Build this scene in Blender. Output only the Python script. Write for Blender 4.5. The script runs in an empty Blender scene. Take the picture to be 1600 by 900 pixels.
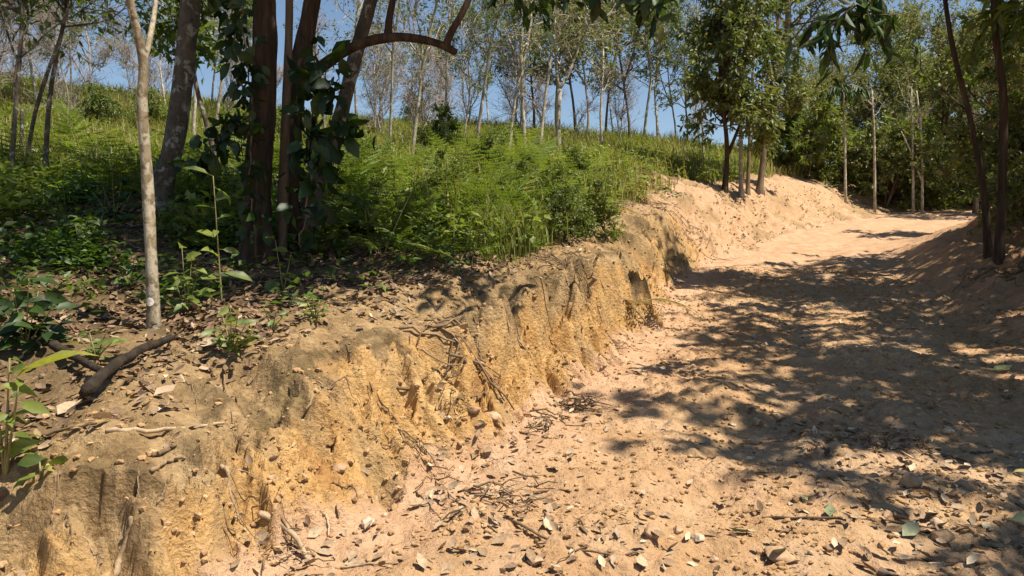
import bpy, math, random
import numpy as np

# ------------------------------------------------------------------ camera, sky, sun, exposure
SC = bpy.context.scene
COL = SC.collection
R = math.radians
FPX, CZ = 1232.0, 1.6
PITCH = math.atan(50 / FPX)
cam = bpy.data.cameras.new('camera')
cam.sensor_width = 36.0
cam.lens = 36.0 * FPX / 1600
cam.clip_start, cam.clip_end = 0.05, 3000
camo = bpy.data.objects.new('camera', cam)
COL.objects.link(camo)
camo.location = (0, 0, CZ)
camo.rotation_euler = (math.pi / 2 - PITCH, 0, 0)
SC.camera = camo

SUN_EL, SUN_AZ = 63.0, 112.0          # azimuth clockwise from +Y (the view direction)
SDIR = np.array([math.sin(R(SUN_AZ)) * math.cos(R(SUN_EL)), math.cos(R(SUN_AZ)) * math.cos(R(SUN_EL)), math.sin(R(SUN_EL))])
W = bpy.data.worlds.new('World')
SC.world = W
W.use_nodes = True
wn = W.node_tree
sky = wn.nodes.new('ShaderNodeTexSky')
sky.sky_type = 'NISHITA'
sky.sun_disc = False
sky.sun_elevation = R(SUN_EL)
sky.sun_rotation = R(SUN_AZ)
sky.air_density, sky.dust_density, sky.ozone_density = 1.0, 0.1, 1.5
wn.nodes['Background'].inputs[1].default_value = 0.068
wn.links.new(sky.outputs[0], wn.nodes['Background'].inputs[0])
sl = bpy.data.lights.new('sun', 'SUN')
sl.energy, sl.angle, sl.color = 5.0, R(0.6), (1.0, 0.90, 0.74)
so = bpy.data.objects.new('sun', sl)
COL.objects.link(so)
so.rotation_euler = (R(90 - SUN_EL), 0, R(180 - SUN_AZ))
SC.view_settings.view_transform = 'Standard'
SC.view_settings.look = 'None'
SC.view_settings.gamma = 1
SC.view_settings.exposure = 0.84
SC.cycles.max_bounces = 6
SC.cycles.diffuse_bounces = 4
SC.cycles.glossy_bounces = 2
SC.cycles.transmission_bounces = 3

rng = np.random.default_rng(7)

# ------------------------------------------------------------------ numbers: noise, rays, curves
FW = np.array([0, math.cos(PITCH), -math.sin(PITCH)])
UP = np.array([0, math.sin(PITCH), math.cos(PITCH)])

def at(px, row, d):
    return np.array([0, 0, CZ]) + d * (FW + np.array([(px - 800) / FPX, 0, 0]) + UP * (450 - row) / FPX)

def _hash(ix, iy, seed):
    h = (ix.astype(np.int64) * 374761393 + iy.astype(np.int64) * 668265263 + seed * 1442695041) & 0x7fffffff
    h = ((h ^ (h >> 13)) * 1274126177) & 0x7fffffff
    h = ((h ^ (h >> 16)) * 1103515245) & 0x7fffffff
    return (h ^ (h >> 15)) & 0xffff

def noise(x, y, scale=1.0, seed=0):
    x = np.asarray(x, float) / scale; y = np.asarray(y, float) / scale
    ix = np.floor(x); iy = np.floor(y)
    fx = x - ix; fy = y - iy
    u = fx ** 3 * (fx * (fx * 6 - 15) + 10); v = fy ** 3 * (fy * (fy * 6 - 15) + 10)
    def g(dx, dy):
        a = _hash(ix + dx, iy + dy, seed) * (2 * math.pi / 65536)
        return np.cos(a) * (fx - dx) + np.sin(a) * (fy - dy)
    a, b, c, d = g(0, 0), g(1, 0), g(0, 1), g(1, 1)
    return 1.5 * (a * (1 - u) * (1 - v) + b * u * (1 - v) + c * (1 - u) * v + d * u * v)

def fbm(x, y, scale, octs=3, seed=0, gain=0.5):
    t = 0; amp = 1.0
    for k in range(octs):
        t = t + amp * noise(x, y, scale / 2 ** k, seed + 17 * k); amp *= gain
    return t

def cells(x, y, scale, seed=0):
    """broken blocks: 0 in the cracks, rising to a flat top of its own height in each cell"""
    x = np.asarray(x, float) / scale; y = np.asarray(y, float) / scale
    ix = np.floor(x); iy = np.floor(y); f1 = np.full(x.shape, 9.); f2 = f1.copy(); hh = np.zeros(x.shape)
    for dx in (-1, 0, 1):
        for dy in (-1, 0, 1):
            cx, cy = ix + dx, iy + dy
            a = _hash(cx, cy, seed) / 65536.; b = _hash(cx, cy, seed + 7) / 65536.
            d = np.hypot(cx + a - x, cy + b - y); m = d < f1
            f2 = np.where(m, f1, np.minimum(f2, d)); hh = np.where(m, _hash(cx, cy, seed + 13) / 65536., hh); f1 = np.where(m, d, f1)
    return np.clip((f2 - f1) * 3.5, 0, 1) * (.35 + .65 * hh)

def sstep(a, b, x):
    t = np.clip((x - a) / (b - a), 0, 1)
    return t * t * (3 - 2 * t)

class TPS:
    def __init__(s, pts):
        P = np.array(pts, float); s.p = P[:, :2]; n = len(P)
        A = np.zeros((n + 3, n + 3)); A[:n, :n] = s.k(s.p, s.p) + np.eye(n) * 0.02
        A[:n, n] = 1; A[:n, n + 1:] = s.p; A[n, :n] = 1; A[n + 1:, :n] = s.p.T
        s.w = np.linalg.solve(A, np.concatenate([P[:, 2], np.zeros(3)]))
    @staticmethod
    def k(a, b):
        d2 = ((a[:, None, :] - b[None, :, :]) ** 2).sum(-1)
        return 0.5 * d2 * np.log(d2 + 1e-9)
    def __call__(s, x, y):
        x = np.asarray(x, float); sh = x.shape
        q = np.stack([x.ravel(), np.asarray(y, float).ravel()], 1); out = np.empty(len(q))
        for i in range(0, len(q), 60000):
            c = q[i:i + 60000]
            out[i:i + 60000] = s.k(c, s.p) @ s.w[:-3] + s.w[-3] + c @ s.w[-2:]
        return out.reshape(sh)

def side(x, y, line):
    """signed distance to a polyline walked away from the camera: positive on its left"""
    x = np.asarray(x, float); y = np.asarray(y, float)
    best = np.full(x.shape, 1e18); sg = np.ones(x.shape)
    L = np.array(line, float); n = len(L) - 1
    for i in range(n):
        ax, ay = L[i]; bx, by = L[i + 1]; dx, dy = bx - ax, by - ay
        t = ((x - ax) * dx + (y - ay) * dy) / (dx * dx + dy * dy)
        t = np.clip(t, -1e3 if i == 0 else 0, 1e3 if i == n - 1 else 1)
        qx, qy = ax + t * dx - x, ay + t * dy - y
        d = qx * qx + qy * qy; c = dx * (y - ay) - dy * (x - ax)
        m = d < best - 1e-12
        best = np.where(m, d, best); sg = np.where(m, np.sign(c), sg)
    return np.sqrt(best) * sg

# ------------------------------------------------------------------ the lie of the land
FOOT = [(-6, .9), (-3.2, 1.7), (-1.9, 2.2), (-1.12, 2.75), (-1.1, 3.1), (-.92, 3.4), (-.56, 3.8), (-.2, 4.5), (.14, 5.1), (.42, 5.75),
        (.92, 6.6), (1.66, 8.3), (2.0, 9.9), (2.2, 11.2), (2.95, 12.7), (4.5, 15.3), (6.9, 19.2), (9.8, 22.8), (14.8, 28.5), (19.3, 34), (30, 45)]
CREST_PX = [(-260, 860, 2.6), (0, 770, 2.85), (150, 738, 3.0), (285, 695, 3.15), (330, 655, 3.4), (372, 572, 3.85), (450, 546, 4.2), (550, 517, 4.6), (690, 496, 5.1), (760, 470, 5.6),
            (840, 424, 6.4), (900, 402, 7.2), (952, 390, 8.2), (962, 372, 10.4), (1000, 346, 11.6), (1068, 318, 15.2), (1130, 300, 19.6), (1200, 284, 23.2), (1300, 287, 27), (1400, 300, 31), (1470, 313, 34)]
CREST3 = [at(*c) for c in CREST_PX]
CREST = [(-8, 1.2)] + [(c[0], c[1]) for c in CREST3] + [(30, 47)]
up_pts = [tuple(c) for c in CREST3]
for c in [(235, 512, 5.0), (0, 620, 4.0), (100, 560, 4.5), (300, 520, 4.9), (420, 405, 7.0), (250, 330, 8.5), (0, 420, 6.5), (0, 310, 9), (600, 402, 7), (600, 352, 9), (800, 387, 7.8), (900, 383, 8.4),
          (600, 300, 12), (800, 305, 13), (880, 320, 12.5), (600, 250, 19), (600, 203, 30), (300, 205, 25), (100, 148, 32), (0, 142, 34), (-300, 110, 34), (300, 168, 33), (450, 187, 33), (750, 207, 32),
          (900, 222, 30), (1000, 227, 28), (1100, 242, 28), (1200, 252, 31), (980, 267, 17), (1060, 277, 20), (1300, 276, 33), (1400, 288, 34), (450, 250, 19), (200, 250, 16), (0, 250, 15)]:
    up_pts.append(tuple(at(*c)))
up_pts += [(-6, 2.5, 1.15), (-10, 5, 2.2), (-10, 0, 1.2), (-20, 10, 4.4), (-25, 30, 9), (20, 36, 4.2), (30, 40, 4), (-30, 46, 7), (-15, 46, 5.5), (0, 46, 3.8), (15, 48, 2.6), (30, 52, 2), (-15, 62, 2), (15, 62, -1)]
H_UP = TPS(up_pts)
H_MD = TPS([(5.48, 9, 1.62), (5.2, 8, 1.36), (6.8, 10.5, 2.05), (8.2, 14, 2.74), (9.4, 14.5, 2.87), (8.3, 12, 2.4), (10.5, 17, 3.0), (14, 20, 3.6), (20, 25, 4.3), (12, 14, 3.1), (15, 10, 3.3),
            (9, 8, 2.0), (12, 5, 2.2), (5.5, 4, .75), (8, 3, 1.1), (8, 0, .8), (25, 30, 4.8), (30, 20, 4.5), (20, 10, 3.5), (4.2, 2, .45), (40, 35, 5)])
RFOOT = [(4.3, -6), (4.3, 0), (4.3, 4), (4.4, 6.5), (4.7, 8), (5.4, 10.5), (6.6, 13), (8.2, 16), (10.5, 18.5), (14, 21.5), (20, 28), (30, 38)]

def h_road(x, y):
    yy = np.clip(y, -10, 34)
    z = 0.10 * yy + 0.0006 * yy * yy * np.sign(yy)
    return z - 0.06 * np.clip(y - 34, 0, 60)

def terrain(x, y):
    """height and the zone weights of the ground at x, y"""
    x = np.asarray(x, float); y = np.asarray(y, float)
    near = 1 - sstep(25, 45, np.hypot(x, y))
    wx = x + near * (0.16 * noise(x, y, 1.3, 2) + 0.10 * noise(x, y, .55, 3) + .045 * noise(x, y, .17, 4))
    wy = y + near * (0.10 * noise(x, y, .6, 5) + .045 * noise(x, y, .19, 6))
    flute = noise(.4 * x + .9 * y, (.9 * x - .4 * y) * .3, .17, 8) + .5 * noise(.4 * x + .9 * y, (.9 * x - .4 * y) * .3, .07, 9)
    df, dc = side(wx, wy, FOOT), side(wx, wy, CREST)
    fl = near * .13 * (.20 * flute + 1.0 * fbm(x, y, .5, 3, 12, .55)) * (.45 + .55 * sstep(4.5, 6.5, y)) * (1 - .6 * sstep(11, 13, y)) * (np.abs(dc) < .8) * sstep(-.05, .2, df)
    df, dc = np.where(df > 0, np.maximum(df + fl, .001), df), np.where(np.abs(dc) < .8, dc + fl, dc)
    t = np.where(dc > 0, 1.0, np.where(df < 0, 0.0, np.abs(df) / (np.abs(df) + np.abs(dc) + 1e-9)))
    s1 = np.where(t < .35, .22 * (t / .35) ** 1.3, .22 + .78 * sstep(.30, .94, t) ** .9)
    s2 = np.where(y > 10, .75 * t ** 1.25 + .25 * sstep(0, 1, t), .85 * t + .15 * sstep(0, 1, t))
    soft = np.maximum(.9 - .65 * sstep(3.6, 5.5, y) + .30 * sstep(6.6, 7.8, y) * (1 - sstep(9.2, 10.2, y)) + .5 * noise(x, y, .6, 11), sstep(12.0, 14.5, y)).clip(0, 1)
    s = np.clip(s1 * (1 - soft) + s2 * soft, 0, 1)
    zr, zu = h_road(x, y), H_UP(x, y)
    far = sstep(50, 110, np.hypot(x, y))
    zm = H_MD(x, y)
    mr = np.where(df < 0, sstep(-.9, 1.9, -side(wx, wy, RFOOT)), 0)
    zr = zr + (np.maximum(zm - .30, zr) - zr) * mr
    z = zr + (zu - zr) * s
    face = np.clip(4 * t * (1 - t), 0, 1) ** .6
    # soft ground: wheel ruts, clods, gullies; the face is broken in its own plane (along it, up it)
    road = (1 - sstep(0, .5, t)) * (1 - mr)
    rut = np.exp(-((side(x, y, FOOT) + 1.35) / .28) ** 2) + np.exp(-((side(x, y, FOOT) + 2.9) / .28) ** 2)
    u, v = .77 * (x + y), z + .25 * (x - y)
    uj, vj = u + .05 * noise(u, v, .2, 14), v + .05 * noise(u, v, .2, 15)
    nl_ = 1 - sstep(9.5, 12.5, y)
    fd = (.13 * fbm(u, v, .38, 5, 43, .62) - .07 * np.abs(noise(u, v * .5, .26, 41)) + .075 * (cells(uj, vj, .17, 16) - .4) + .035 * (cells(uj, vj, .075, 18) - .4)
          - .10 * sstep(.26, .5, noise(u, v, .2, 45)) - nl_ * .12 * sstep(3.8, 5, y) * np.exp(-((t - .74) / .08) ** 2) * sstep(-.05, .3, noise(u, v, .5, 49)))
    fd = fd * (nl_ + (1 - nl_) * .7) + (1 - nl_) * .16 * fbm(x, y, 1.3, 4, 46)
    clod = np.clip(noise(x, y, .8, 34) * 2, 0, 1)
    z = z + near * (road * (-.05 * rut + .045 * fbm(x, y, .9, 3, 21) + .03 * np.maximum(0, noise(x, y, .28, 24)) ** 1.2 + .022 * clod * cells(x, y, .13, 26) + .010 * cells(x + y * .3, y, .06, 27) * sstep(-.1, .3, noise(x, y, .6, 28)))
                    + .018 * fbm(x, y, .13, 4, 31, .55) * (.7 + .9 * clod) * (1 - .7 * face) + face * fd
                    + mr * (.24 * fbm(x, y, 1.0, 5, 51, .55) + .05 * np.maximum(0, noise(x, y, .3, 53)) + .03 * cells(x, y, .2, 54)) + (t >= 1) * (.06 * fbm(x, y, .7, 2, 61) + .025 * (1 - sstep(.3, 1.2, dc)) * cells(x, y, .12, 63)))
    lip = np.exp(-(np.maximum(dc, 0) / .34) ** 2) * np.where(t < 1, t ** 2.5, 1)
    z = z - near * nl_ * lip * (.05 + .10 * (1 - sstep(3.6, 4.6, y)) + .24 * sstep(.0, .42, noise(u, v * 0, .62, 19)))
    bare = np.exp(-(((x - 4.6) / 2.0) ** 2 + ((y - 17.6) / 2.6) ** 2) ** 2)
    bare = np.maximum(bare, (1 - sstep(.25, .9 + .5 * noise(x, y, 1.1, 71), dc)) * (dc > 0))
    z = z + near * bare * (t >= 1) * .08 * fbm(x, y, .9, 3, 73)
    z = z * (1 - far) + far * -8
    return z, t, mr, bare, dc, df

def height(x, y):
    return terrain(np.atleast_1d(x), np.atleast_1d(y))[0]

def hit(px, row):
    """where the sight line through a pixel meets the ground"""
    ds = np.concatenate([np.arange(2.2, 14, .03), np.arange(14, 46, .12)])
    P = np.array([at(px, row, d) for d in ds])
    below = P[:, 2] <= height(P[:, 0], P[:, 1])
    if below.any(): i = int(np.argmax(below))
    else:
        gap = np.where((ds > 20) & (ds < 36), (P[:, 2] - height(P[:, 0], P[:, 1])) / ds, 9); i = int(np.argmin(gap))
    return np.array([P[i, 0], P[i, 1], height(P[i, 0], P[i, 1])[0]])

# ------------------------------------------------------------------ meshes
class MB:
    def __init__(s):
        s.v, s.q, s.t, s.a, s.n = [], [], [], [], 0
    def add(s, V, quads=None, tris=None, tint=0.5):
        V = np.asarray(V, float).reshape(-1, 3)
        s.v.append(V)
        s.a.append(np.broadcast_to(np.asarray(tint, float), (len(V),)).copy())
        if quads is not None and len(quads): s.q.append(np.asarray(quads, np.int64).reshape(-1, 4) + s.n)
        if tris is not None and len(tris): s.t.append(np.asarray(tris, np.int64).reshape(-1, 3) + s.n)
        s.n += len(V)
        return s
    def tube(s, P, r, k=6, tint=0.5, rough=0.0, g=rng):
        P = np.asarray(P, float); n = len(P)
        r = np.asarray(r, float)
        if r.ndim < 2: r = np.repeat(np.broadcast_to(r, (n,))[:, None], k, 1)
        T = np.gradient(P, axis=0); T /= np.linalg.norm(T, axis=1)[:, None] + 1e-12
        a = np.array([1, 0, 0]) if abs(T[0][0]) < .8 else np.array([0, 1, 0])
        N = np.cross(T[0], a); N /= np.linalg.norm(N)
        ang = np.arange(k) * 2 * math.pi / k
        V = np.empty((n, k, 3))
        for i in range(n):
            N = N - T[i] * N.dot(T[i]); N /= np.linalg.norm(N) + 1e-12
            B = np.cross(T[i], N)
            rr = r[i] * (1 + (rough * g.standard_normal(k) if rough else 0))
            V[i] = P[i] + (np.cos(ang)[:, None] * N + np.sin(ang)[:, None] * B) * np.asarray(rr).reshape(-1, 1)
        i0 = np.arange(n - 1)[:, None] * k; j = np.arange(k)[None, :]; j2 = (j + 1) % k
        Q = np.stack([i0 + j, i0 + j2, i0 + k + j2, i0 + k + j], -1).reshape(-1, 4)
        VV = np.concatenate([V.reshape(-1, 3), [P[-1] + T[-1] * r[-1].mean() * .6, P[0] - T[0] * r[0].mean() * .3]])
        e = n * k; jj = np.arange(k); jj2 = (jj + 1) % k
        tr = np.concatenate([np.stack([(n - 1) * k + jj, (n - 1) * k + jj2, np.full(k, e)], 1), np.stack([jj2, jj, np.full(k, e + 1)], 1)])
        return s.add(VV, Q, tr, tint)
    def stamp(s, tv, quads, tris, O, X, Y, Z, L, Wd, tint):
        """many copies of a small template: its x runs along X * L, its y along Y * Wd, its z along Z * L"""
        tv = np.asarray(tv, float); m = len(tv); n = len(O)
        if n == 0: return s
        L = np.broadcast_to(L, (n,)); Wd = np.broadcast_to(Wd, (n,))
        V = (O[:, None, :] + tv[None, :, 0, None] * (X * L[:, None])[:, None, :] + tv[None, :, 1, None] * (Y * Wd[:, None])[:, None, :]
             + tv[None, :, 2, None] * (Z * L[:, None])[:, None, :])
        off = (np.arange(n) * m)[:, None, None]
        q = (np.asarray(quads)[None] + off).reshape(-1, 4) if quads else None
        t = (np.asarray(tris)[None] + off).reshape(-1, 3) if tris else None
        return s.add(V.reshape(-1, 3), q, t, np.repeat(np.broadcast_to(tint, (n,)), m))
    def mesh(s, name, mat, origin=(0, 0, 0), smooth=True):
        V = np.concatenate(s.v) - np.asarray(origin, float)
        q = np.concatenate(s.q) if s.q else np.zeros((0, 4), np.int64)
        t = np.concatenate(s.t) if s.t else np.zeros((0, 3), np.int64)
        me = bpy.data.meshes.new(name)
        me.vertices.add(len(V)); me.vertices.foreach_set('co', V.astype(np.float32).ravel())
        me.loops.add(q.size + t.size)
        me.loops.foreach_set('vertex_index', np.concatenate([q.ravel(), t.ravel()]).astype(np.int32))
        me.polygons.add(len(q) + len(t))
        st = np.concatenate([np.arange(len(q)) * 4, q.size + np.arange(len(t)) * 3]).astype(np.int32)
        me.polygons.foreach_set('loop_start', st)
        me.polygons.foreach_set('use_smooth', np.full(len(st), smooth))
        at_ = me.attributes.new('tint', 'FLOAT', 'POINT')
        at_.data.foreach_set('value', np.concatenate(s.a).astype(np.float32))
        me.update(calc_edges=True)
        me.materials.append(mat)
        return me
    def obj(s, name, mat, parent=None, origin=(0, 0, 0), smooth=True):
        """one mesh object; a part's vertices are given in its thing's own space"""
        o = bpy.data.objects.new(name, s.mesh(name, mat, origin, smooth))
        COL.objects.link(o)
        if parent is not None: o.parent = parent
        else: o.location = origin
        return o

def tag(o, label=None, cat=None, group=None, kind=None):
    if label: o['label'] = label
    if cat: o['category'] = cat
    if group: o['group'] = group
    if kind: o['kind'] = kind
    return o

def thing(name, label, cat, loc, group=None, rz=0.0):
    o = bpy.data.objects.new(name, None)
    o.empty_display_size = .2
    COL.objects.link(o)
    o.location = tuple(float(v) for v in loc); o.rotation_euler = (0, 0, rz)
    return tag(o, label, cat, group)

def dup(root, loc, rz=0.0, scale=1.0, label=None, group=None, sz=None):
    r = root.copy(); COL.objects.link(r)
    r.location = tuple(float(v) for v in loc); r.rotation_euler = (0, 0, rz)
    r.scale = (scale, scale, sz or scale)
    if label: r['label'] = label
    if group: r['group'] = group
    for ch in list(root.children):
        c = ch.copy(); COL.objects.link(c); c.parent = r
        for gch in list(ch.children):
            d = gch.copy(); COL.objects.link(d); d.parent = c
    return r

def unit(v):
    v = np.asarray(v, float)
    return v / (np.linalg.norm(v, axis=-1, keepdims=True) + 1e-12)

def smooth_path(P, n=20):
    P = np.asarray(P, float); m = len(P)
    E = np.vstack([2 * P[0] - P[1], P, 2 * P[-1] - P[-2]]); out = []
    for u in np.linspace(0, m - 1, n):
        i = min(int(u), m - 2); t = u - i
        a, b, c, d = E[i], E[i + 1], E[i + 2], E[i + 3]
        out.append(.5 * (2 * b + (c - a) * t + (2 * a - 5 * b + 4 * c - d) * t * t + (3 * b - a - 3 * c + d) * t ** 3))
    return np.array(out)

# ------------------------------------------------------------------ materials
def newmat(name):
    m = bpy.data.materials.new(name); m.use_nodes = True
    nt = m.node_tree; nt.nodes.clear()
    out = nt.nodes.new('ShaderNodeOutputMaterial')
    return m, nt, out

def nd(nt, typ, ins=None, **kw):
    n = nt.nodes.new(typ)
    for k, v in kw.items(): setattr(n, k, v)
    for k, v in (ins or {}).items():
        if isinstance(v, bpy.types.NodeSocket): nt.links.new(v, n.inputs[k])
        else: n.inputs[k].default_value = v
    return n

def ramp(nt, fac, stops, interp='LINEAR'):
    n = nd(nt, 'ShaderNodeValToRGB', {0: fac}); cr = n.color_ramp; cr.interpolation = interp
    while len(cr.elements) > 2: cr.elements.remove(cr.elements[0])
    for i, (p, c) in enumerate(stops):
        e = cr.elements[i] if i < 2 else cr.elements.new(p)
        e.position = p; e.color = (*c, 1) if len(c) == 3 else c
    return n.outputs[0]

def mixc(nt, fac, a, b, mode='MIX'):
    n = nt.nodes.new('ShaderNodeMix'); n.data_type = 'RGBA'; n.blend_type = mode
    for i, v in ((0, fac), (6, a), (7, b)):
        if isinstance(v, bpy.types.NodeSocket): nt.links.new(v, n.inputs[i])
        else: n.inputs[i].default_value = v if i == 0 else (*v, 1)
    return n.outputs[2]

def leaf_mat(name, stops, trans=.35, gloss=.06, rough=.45):
    m, nt, out = newmat(name)
    a = nd(nt, 'ShaderNodeAttribute', attribute_name='tint')
    c = ramp(nt, a.outputs['Fac'], stops)
    geo = nd(nt, 'ShaderNodeTexCoord')
    nz = nd(nt, 'ShaderNodeTexNoise', {'Vector': geo.outputs['Object'], 'Scale': 38.0, 'Detail': 2.0})
    c = mixc(nt, .5, c, ramp(nt, nz.outputs['Fac'], [(.3, (.62, .62, .55)), (.7, (1.25, 1.2, 1.1))]), 'MULTIPLY')
    d = nd(nt, 'ShaderNodeBsdfDiffuse', {'Color': c})
    t = nd(nt, 'ShaderNodeBsdfTranslucent', {'Color': mixc(nt, 1.0, c, (1.25, 1.35, .55), 'MULTIPLY')})
    mx = nd(nt, 'ShaderNodeMixShader', {0: trans, 1: d.outputs[0], 2: t.outputs[0]})
    g = nd(nt, 'ShaderNodeBsdfGlossy', {'Color': (.9, .95, 1, 1), 'Roughness': rough})
    mx2 = nd(nt, 'ShaderNodeMixShader', {0: gloss, 1: mx.outputs[0], 2: g.outputs[0]})
    nt.links.new(mx2.outputs[0], out.inputs[0])
    return m

def bark_mat(name, cols, patch=None, scale=9.0, stretch=.35, bump=.6, psc=6.0, pth=.52):
    m, nt, out = newmat(name)
    tc = nd(nt, 'ShaderNodeTexCoord')
    mp = nd(nt, 'ShaderNodeMapping', {'Vector': tc.outputs['Object'], 'Scale': (1, 1, stretch)})
    n1 = nd(nt, 'ShaderNodeTexNoise', {'Vector': mp.outputs[0], 'Scale': scale, 'Detail': 6.0, 'Roughness': .65})
    c = ramp(nt, n1.outputs['Fac'], [(.3, cols[0]), (.5, cols[1]), (.7, cols[2])])
    if patch:
        n2 = nd(nt, 'ShaderNodeTexNoise', {'Vector': tc.outputs['Object'], 'Scale': psc, 'Detail': 3.0, 'Roughness': .6, 'Distortion': .6})
        f = ramp(nt, n2.outputs['Fac'], [(pth - .03, (0, 0, 0)), (pth + .04, (1, 1, 1))])
        c = mixc(nt, f, c, patch)
        n4 = nd(nt, 'ShaderNodeTexNoise', {'Vector': tc.outputs['Object'], 'Scale': psc * 2.3, 'Detail': 3.0})
        c = mixc(nt, ramp(nt, n4.outputs['Fac'], [(.58, (0, 0, 0)), (.66, (.8, .8, .8))]), c, cols[0])
    n3 = nd(nt, 'ShaderNodeTexNoise', {'Vector': mp.outputs[0], 'Scale': scale * 4, 'Detail': 5.0, 'Roughness': .7})
    b = nd(nt, 'ShaderNodeBump', {'Strength': bump, 'Distance': .02, 'Height': n3.outputs['Fac']})
    p = nd(nt, 'ShaderNodeBsdfPrincipled', {'Base Color': c, 'Roughness': .9, 'Normal': b.outputs[0]})
    p.inputs['Specular IOR Level'].default_value = .2
    nt.links.new(p.outputs[0], out.inputs[0])
    return m

def tint_mat(name, stops, rough=.85, nsc=30.0, bump=.4, bd=.01):
    m, nt, out = newmat(name)
    a = nd(nt, 'ShaderNodeAttribute', attribute_name='tint')
    c = ramp(nt, a.outputs['Fac'], stops)
    tc = nd(nt, 'ShaderNodeTexCoord')
    n = nd(nt, 'ShaderNodeTexNoise', {'Vector': tc.outputs['Object'], 'Scale': nsc, 'Detail': 5.0, 'Roughness': .65})
    c = mixc(nt, .7, c, ramp(nt, n.outputs['Fac'], [(.3, (.55, .53, .5)), (.7, (1.3, 1.28, 1.22))]), 'MULTIPLY')
    b = nd(nt, 'ShaderNodeBump', {'Strength': bump, 'Distance': bd, 'Height': n.outputs['Fac']})
    p = nd(nt, 'ShaderNodeBsdfPrincipled', {'Base Color': c, 'Roughness': rough, 'Normal': b.outputs[0]})
    p.inputs['Specular IOR Level'].default_value = .25
    nt.links.new(p.outputs[0], out.inputs[0])
    return m

def ground_mat():
    m, nt, out = newmat('bare_earth')
    geo = nd(nt, 'ShaderNodeNewGeometry'); pos = geo.outputs['Position']
    A = lambda n: nd(nt, 'ShaderNodeAttribute', attribute_name=n).outputs['Fac']
    N = lambda sc, det=4.0, ro=.6, dis=0.0: nd(nt, 'ShaderNodeTexNoise', {'Vector': pos, 'Scale': sc, 'Detail': det, 'Roughness': ro, 'Distortion': dis}).outputs['Fac']
    road = ramp(nt, N(.7, 5.0, .6, .4), [(.32, (.37, .22, .112)), (.5, (.43, .275, .15)), (.68, (.465, .32, .19))])
    road = mixc(nt, .75, road, ramp(nt, N(9, 6.0, .7), [(.32, (.70, .66, .62)), (.5, (1, 1, 1)), (.7, (1.12, 1.12, 1.12))]), 'MULTIPLY')
    pink = ramp(nt, N(5, 5.0, .65), [(.35, (.41, .25, .145)), (.6, (.50, .335, .215))])
    road = mixc(nt, ramp(nt, N(1.6, 4.0, .6, .8), [(.5, (0, 0, 0)), (.68, (.6, .6, .6))]), road, (.46, .325, .215))
    road = mixc(nt, A('w_pink'), road, pink)
    face = ramp(nt, N(2.6, 6.0, .65, .6), [(.28, (.31, .16, .062)), (.45, (.44, .265, .105)), (.6, (.50, .325, .145)), (.75, (.53, .37, .20))])
    face = mixc(nt, .8, face, ramp(nt, N(14, 6.0, .7), [(.3, (.6, .56, .5)), (.52, (1, 1, 1)), (.75, (1.12, 1.1, 1.08))]), 'MULTIPLY')
    soil = ramp(nt, N(4, 6.0, .7), [(.3, (.175, .115, .058)), (.5, (.32, .22, .115)), (.7, (.42, .30, .17))])
    soil = mixc(nt, .8, soil, ramp(nt, N(30, 5.0, .7), [(.3, (.6, .58, .55)), (.7, (1.2, 1.2, 1.2))]), 'MULTIPLY')
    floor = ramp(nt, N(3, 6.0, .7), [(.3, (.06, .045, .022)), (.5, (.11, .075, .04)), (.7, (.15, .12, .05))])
    green = ramp(nt, N(6, 6.0, .7), [(.3, (.06, .07, .02)), (.5, (.11, .13, .03)), (.7, (.22, .18, .08))])
    red = ramp(nt, N(3, 6.0, .65), [(.3, (.24, .12, .06)), (.5, (.35, .20, .105)), (.7, (.44, .28, .165))])
    c = mixc(nt, A('w_face'), road, face)
    c = mixc(nt, A('w_mound'), c, red)
    c = mixc(nt, A('w_soil'), c, soil)
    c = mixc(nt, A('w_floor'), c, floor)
    c = mixc(nt, A('w_grass'), c, green)
    # grit and pits
    vo = nd(nt, 'ShaderNodeTexVoronoi', {'Vector': pos, 'Scale': 42.0})
    vo2 = nd(nt, 'ShaderNodeTexVoronoi', {'Vector': pos, 'Scale': 110.0})
    sp = ramp(nt, N(75, 3.0, .6), [(.30, (.62, .58, .54)), (.42, (1, 1, 1)), (.66, (1, 1, 1)), (.74, (1.18, 1.18, 1.18))])
    c = mixc(nt, .8, c, sp, 'MULTIPLY')
    h = nd(nt, 'ShaderNodeMath', {0: vo.outputs['Distance'], 1: .55}, operation='MULTIPLY').outputs[0]
    h = nd(nt, 'ShaderNodeMath', {0: vo2.outputs['Distance'], 1: .25, 2: h}, operation='MULTIPLY_ADD').outputs[0]
    h = nd(nt, 'ShaderNodeMath', {0: N(24, 8.0, .72), 1: 1.5, 2: h}, operation='MULTIPLY_ADD').outputs[0]
    b = nd(nt, 'ShaderNodeBump', {'Strength': .75, 'Distance': .022, 'Height': h})
    p = nd(nt, 'ShaderNodeBsdfPrincipled', {'Base Color': c, 'Roughness': .95, 'Normal': b.outputs[0]})
    p.inputs['Specular IOR Level'].default_value = .1
    nt.links.new(p.outputs[0], out.inputs[0])
    return m

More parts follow.
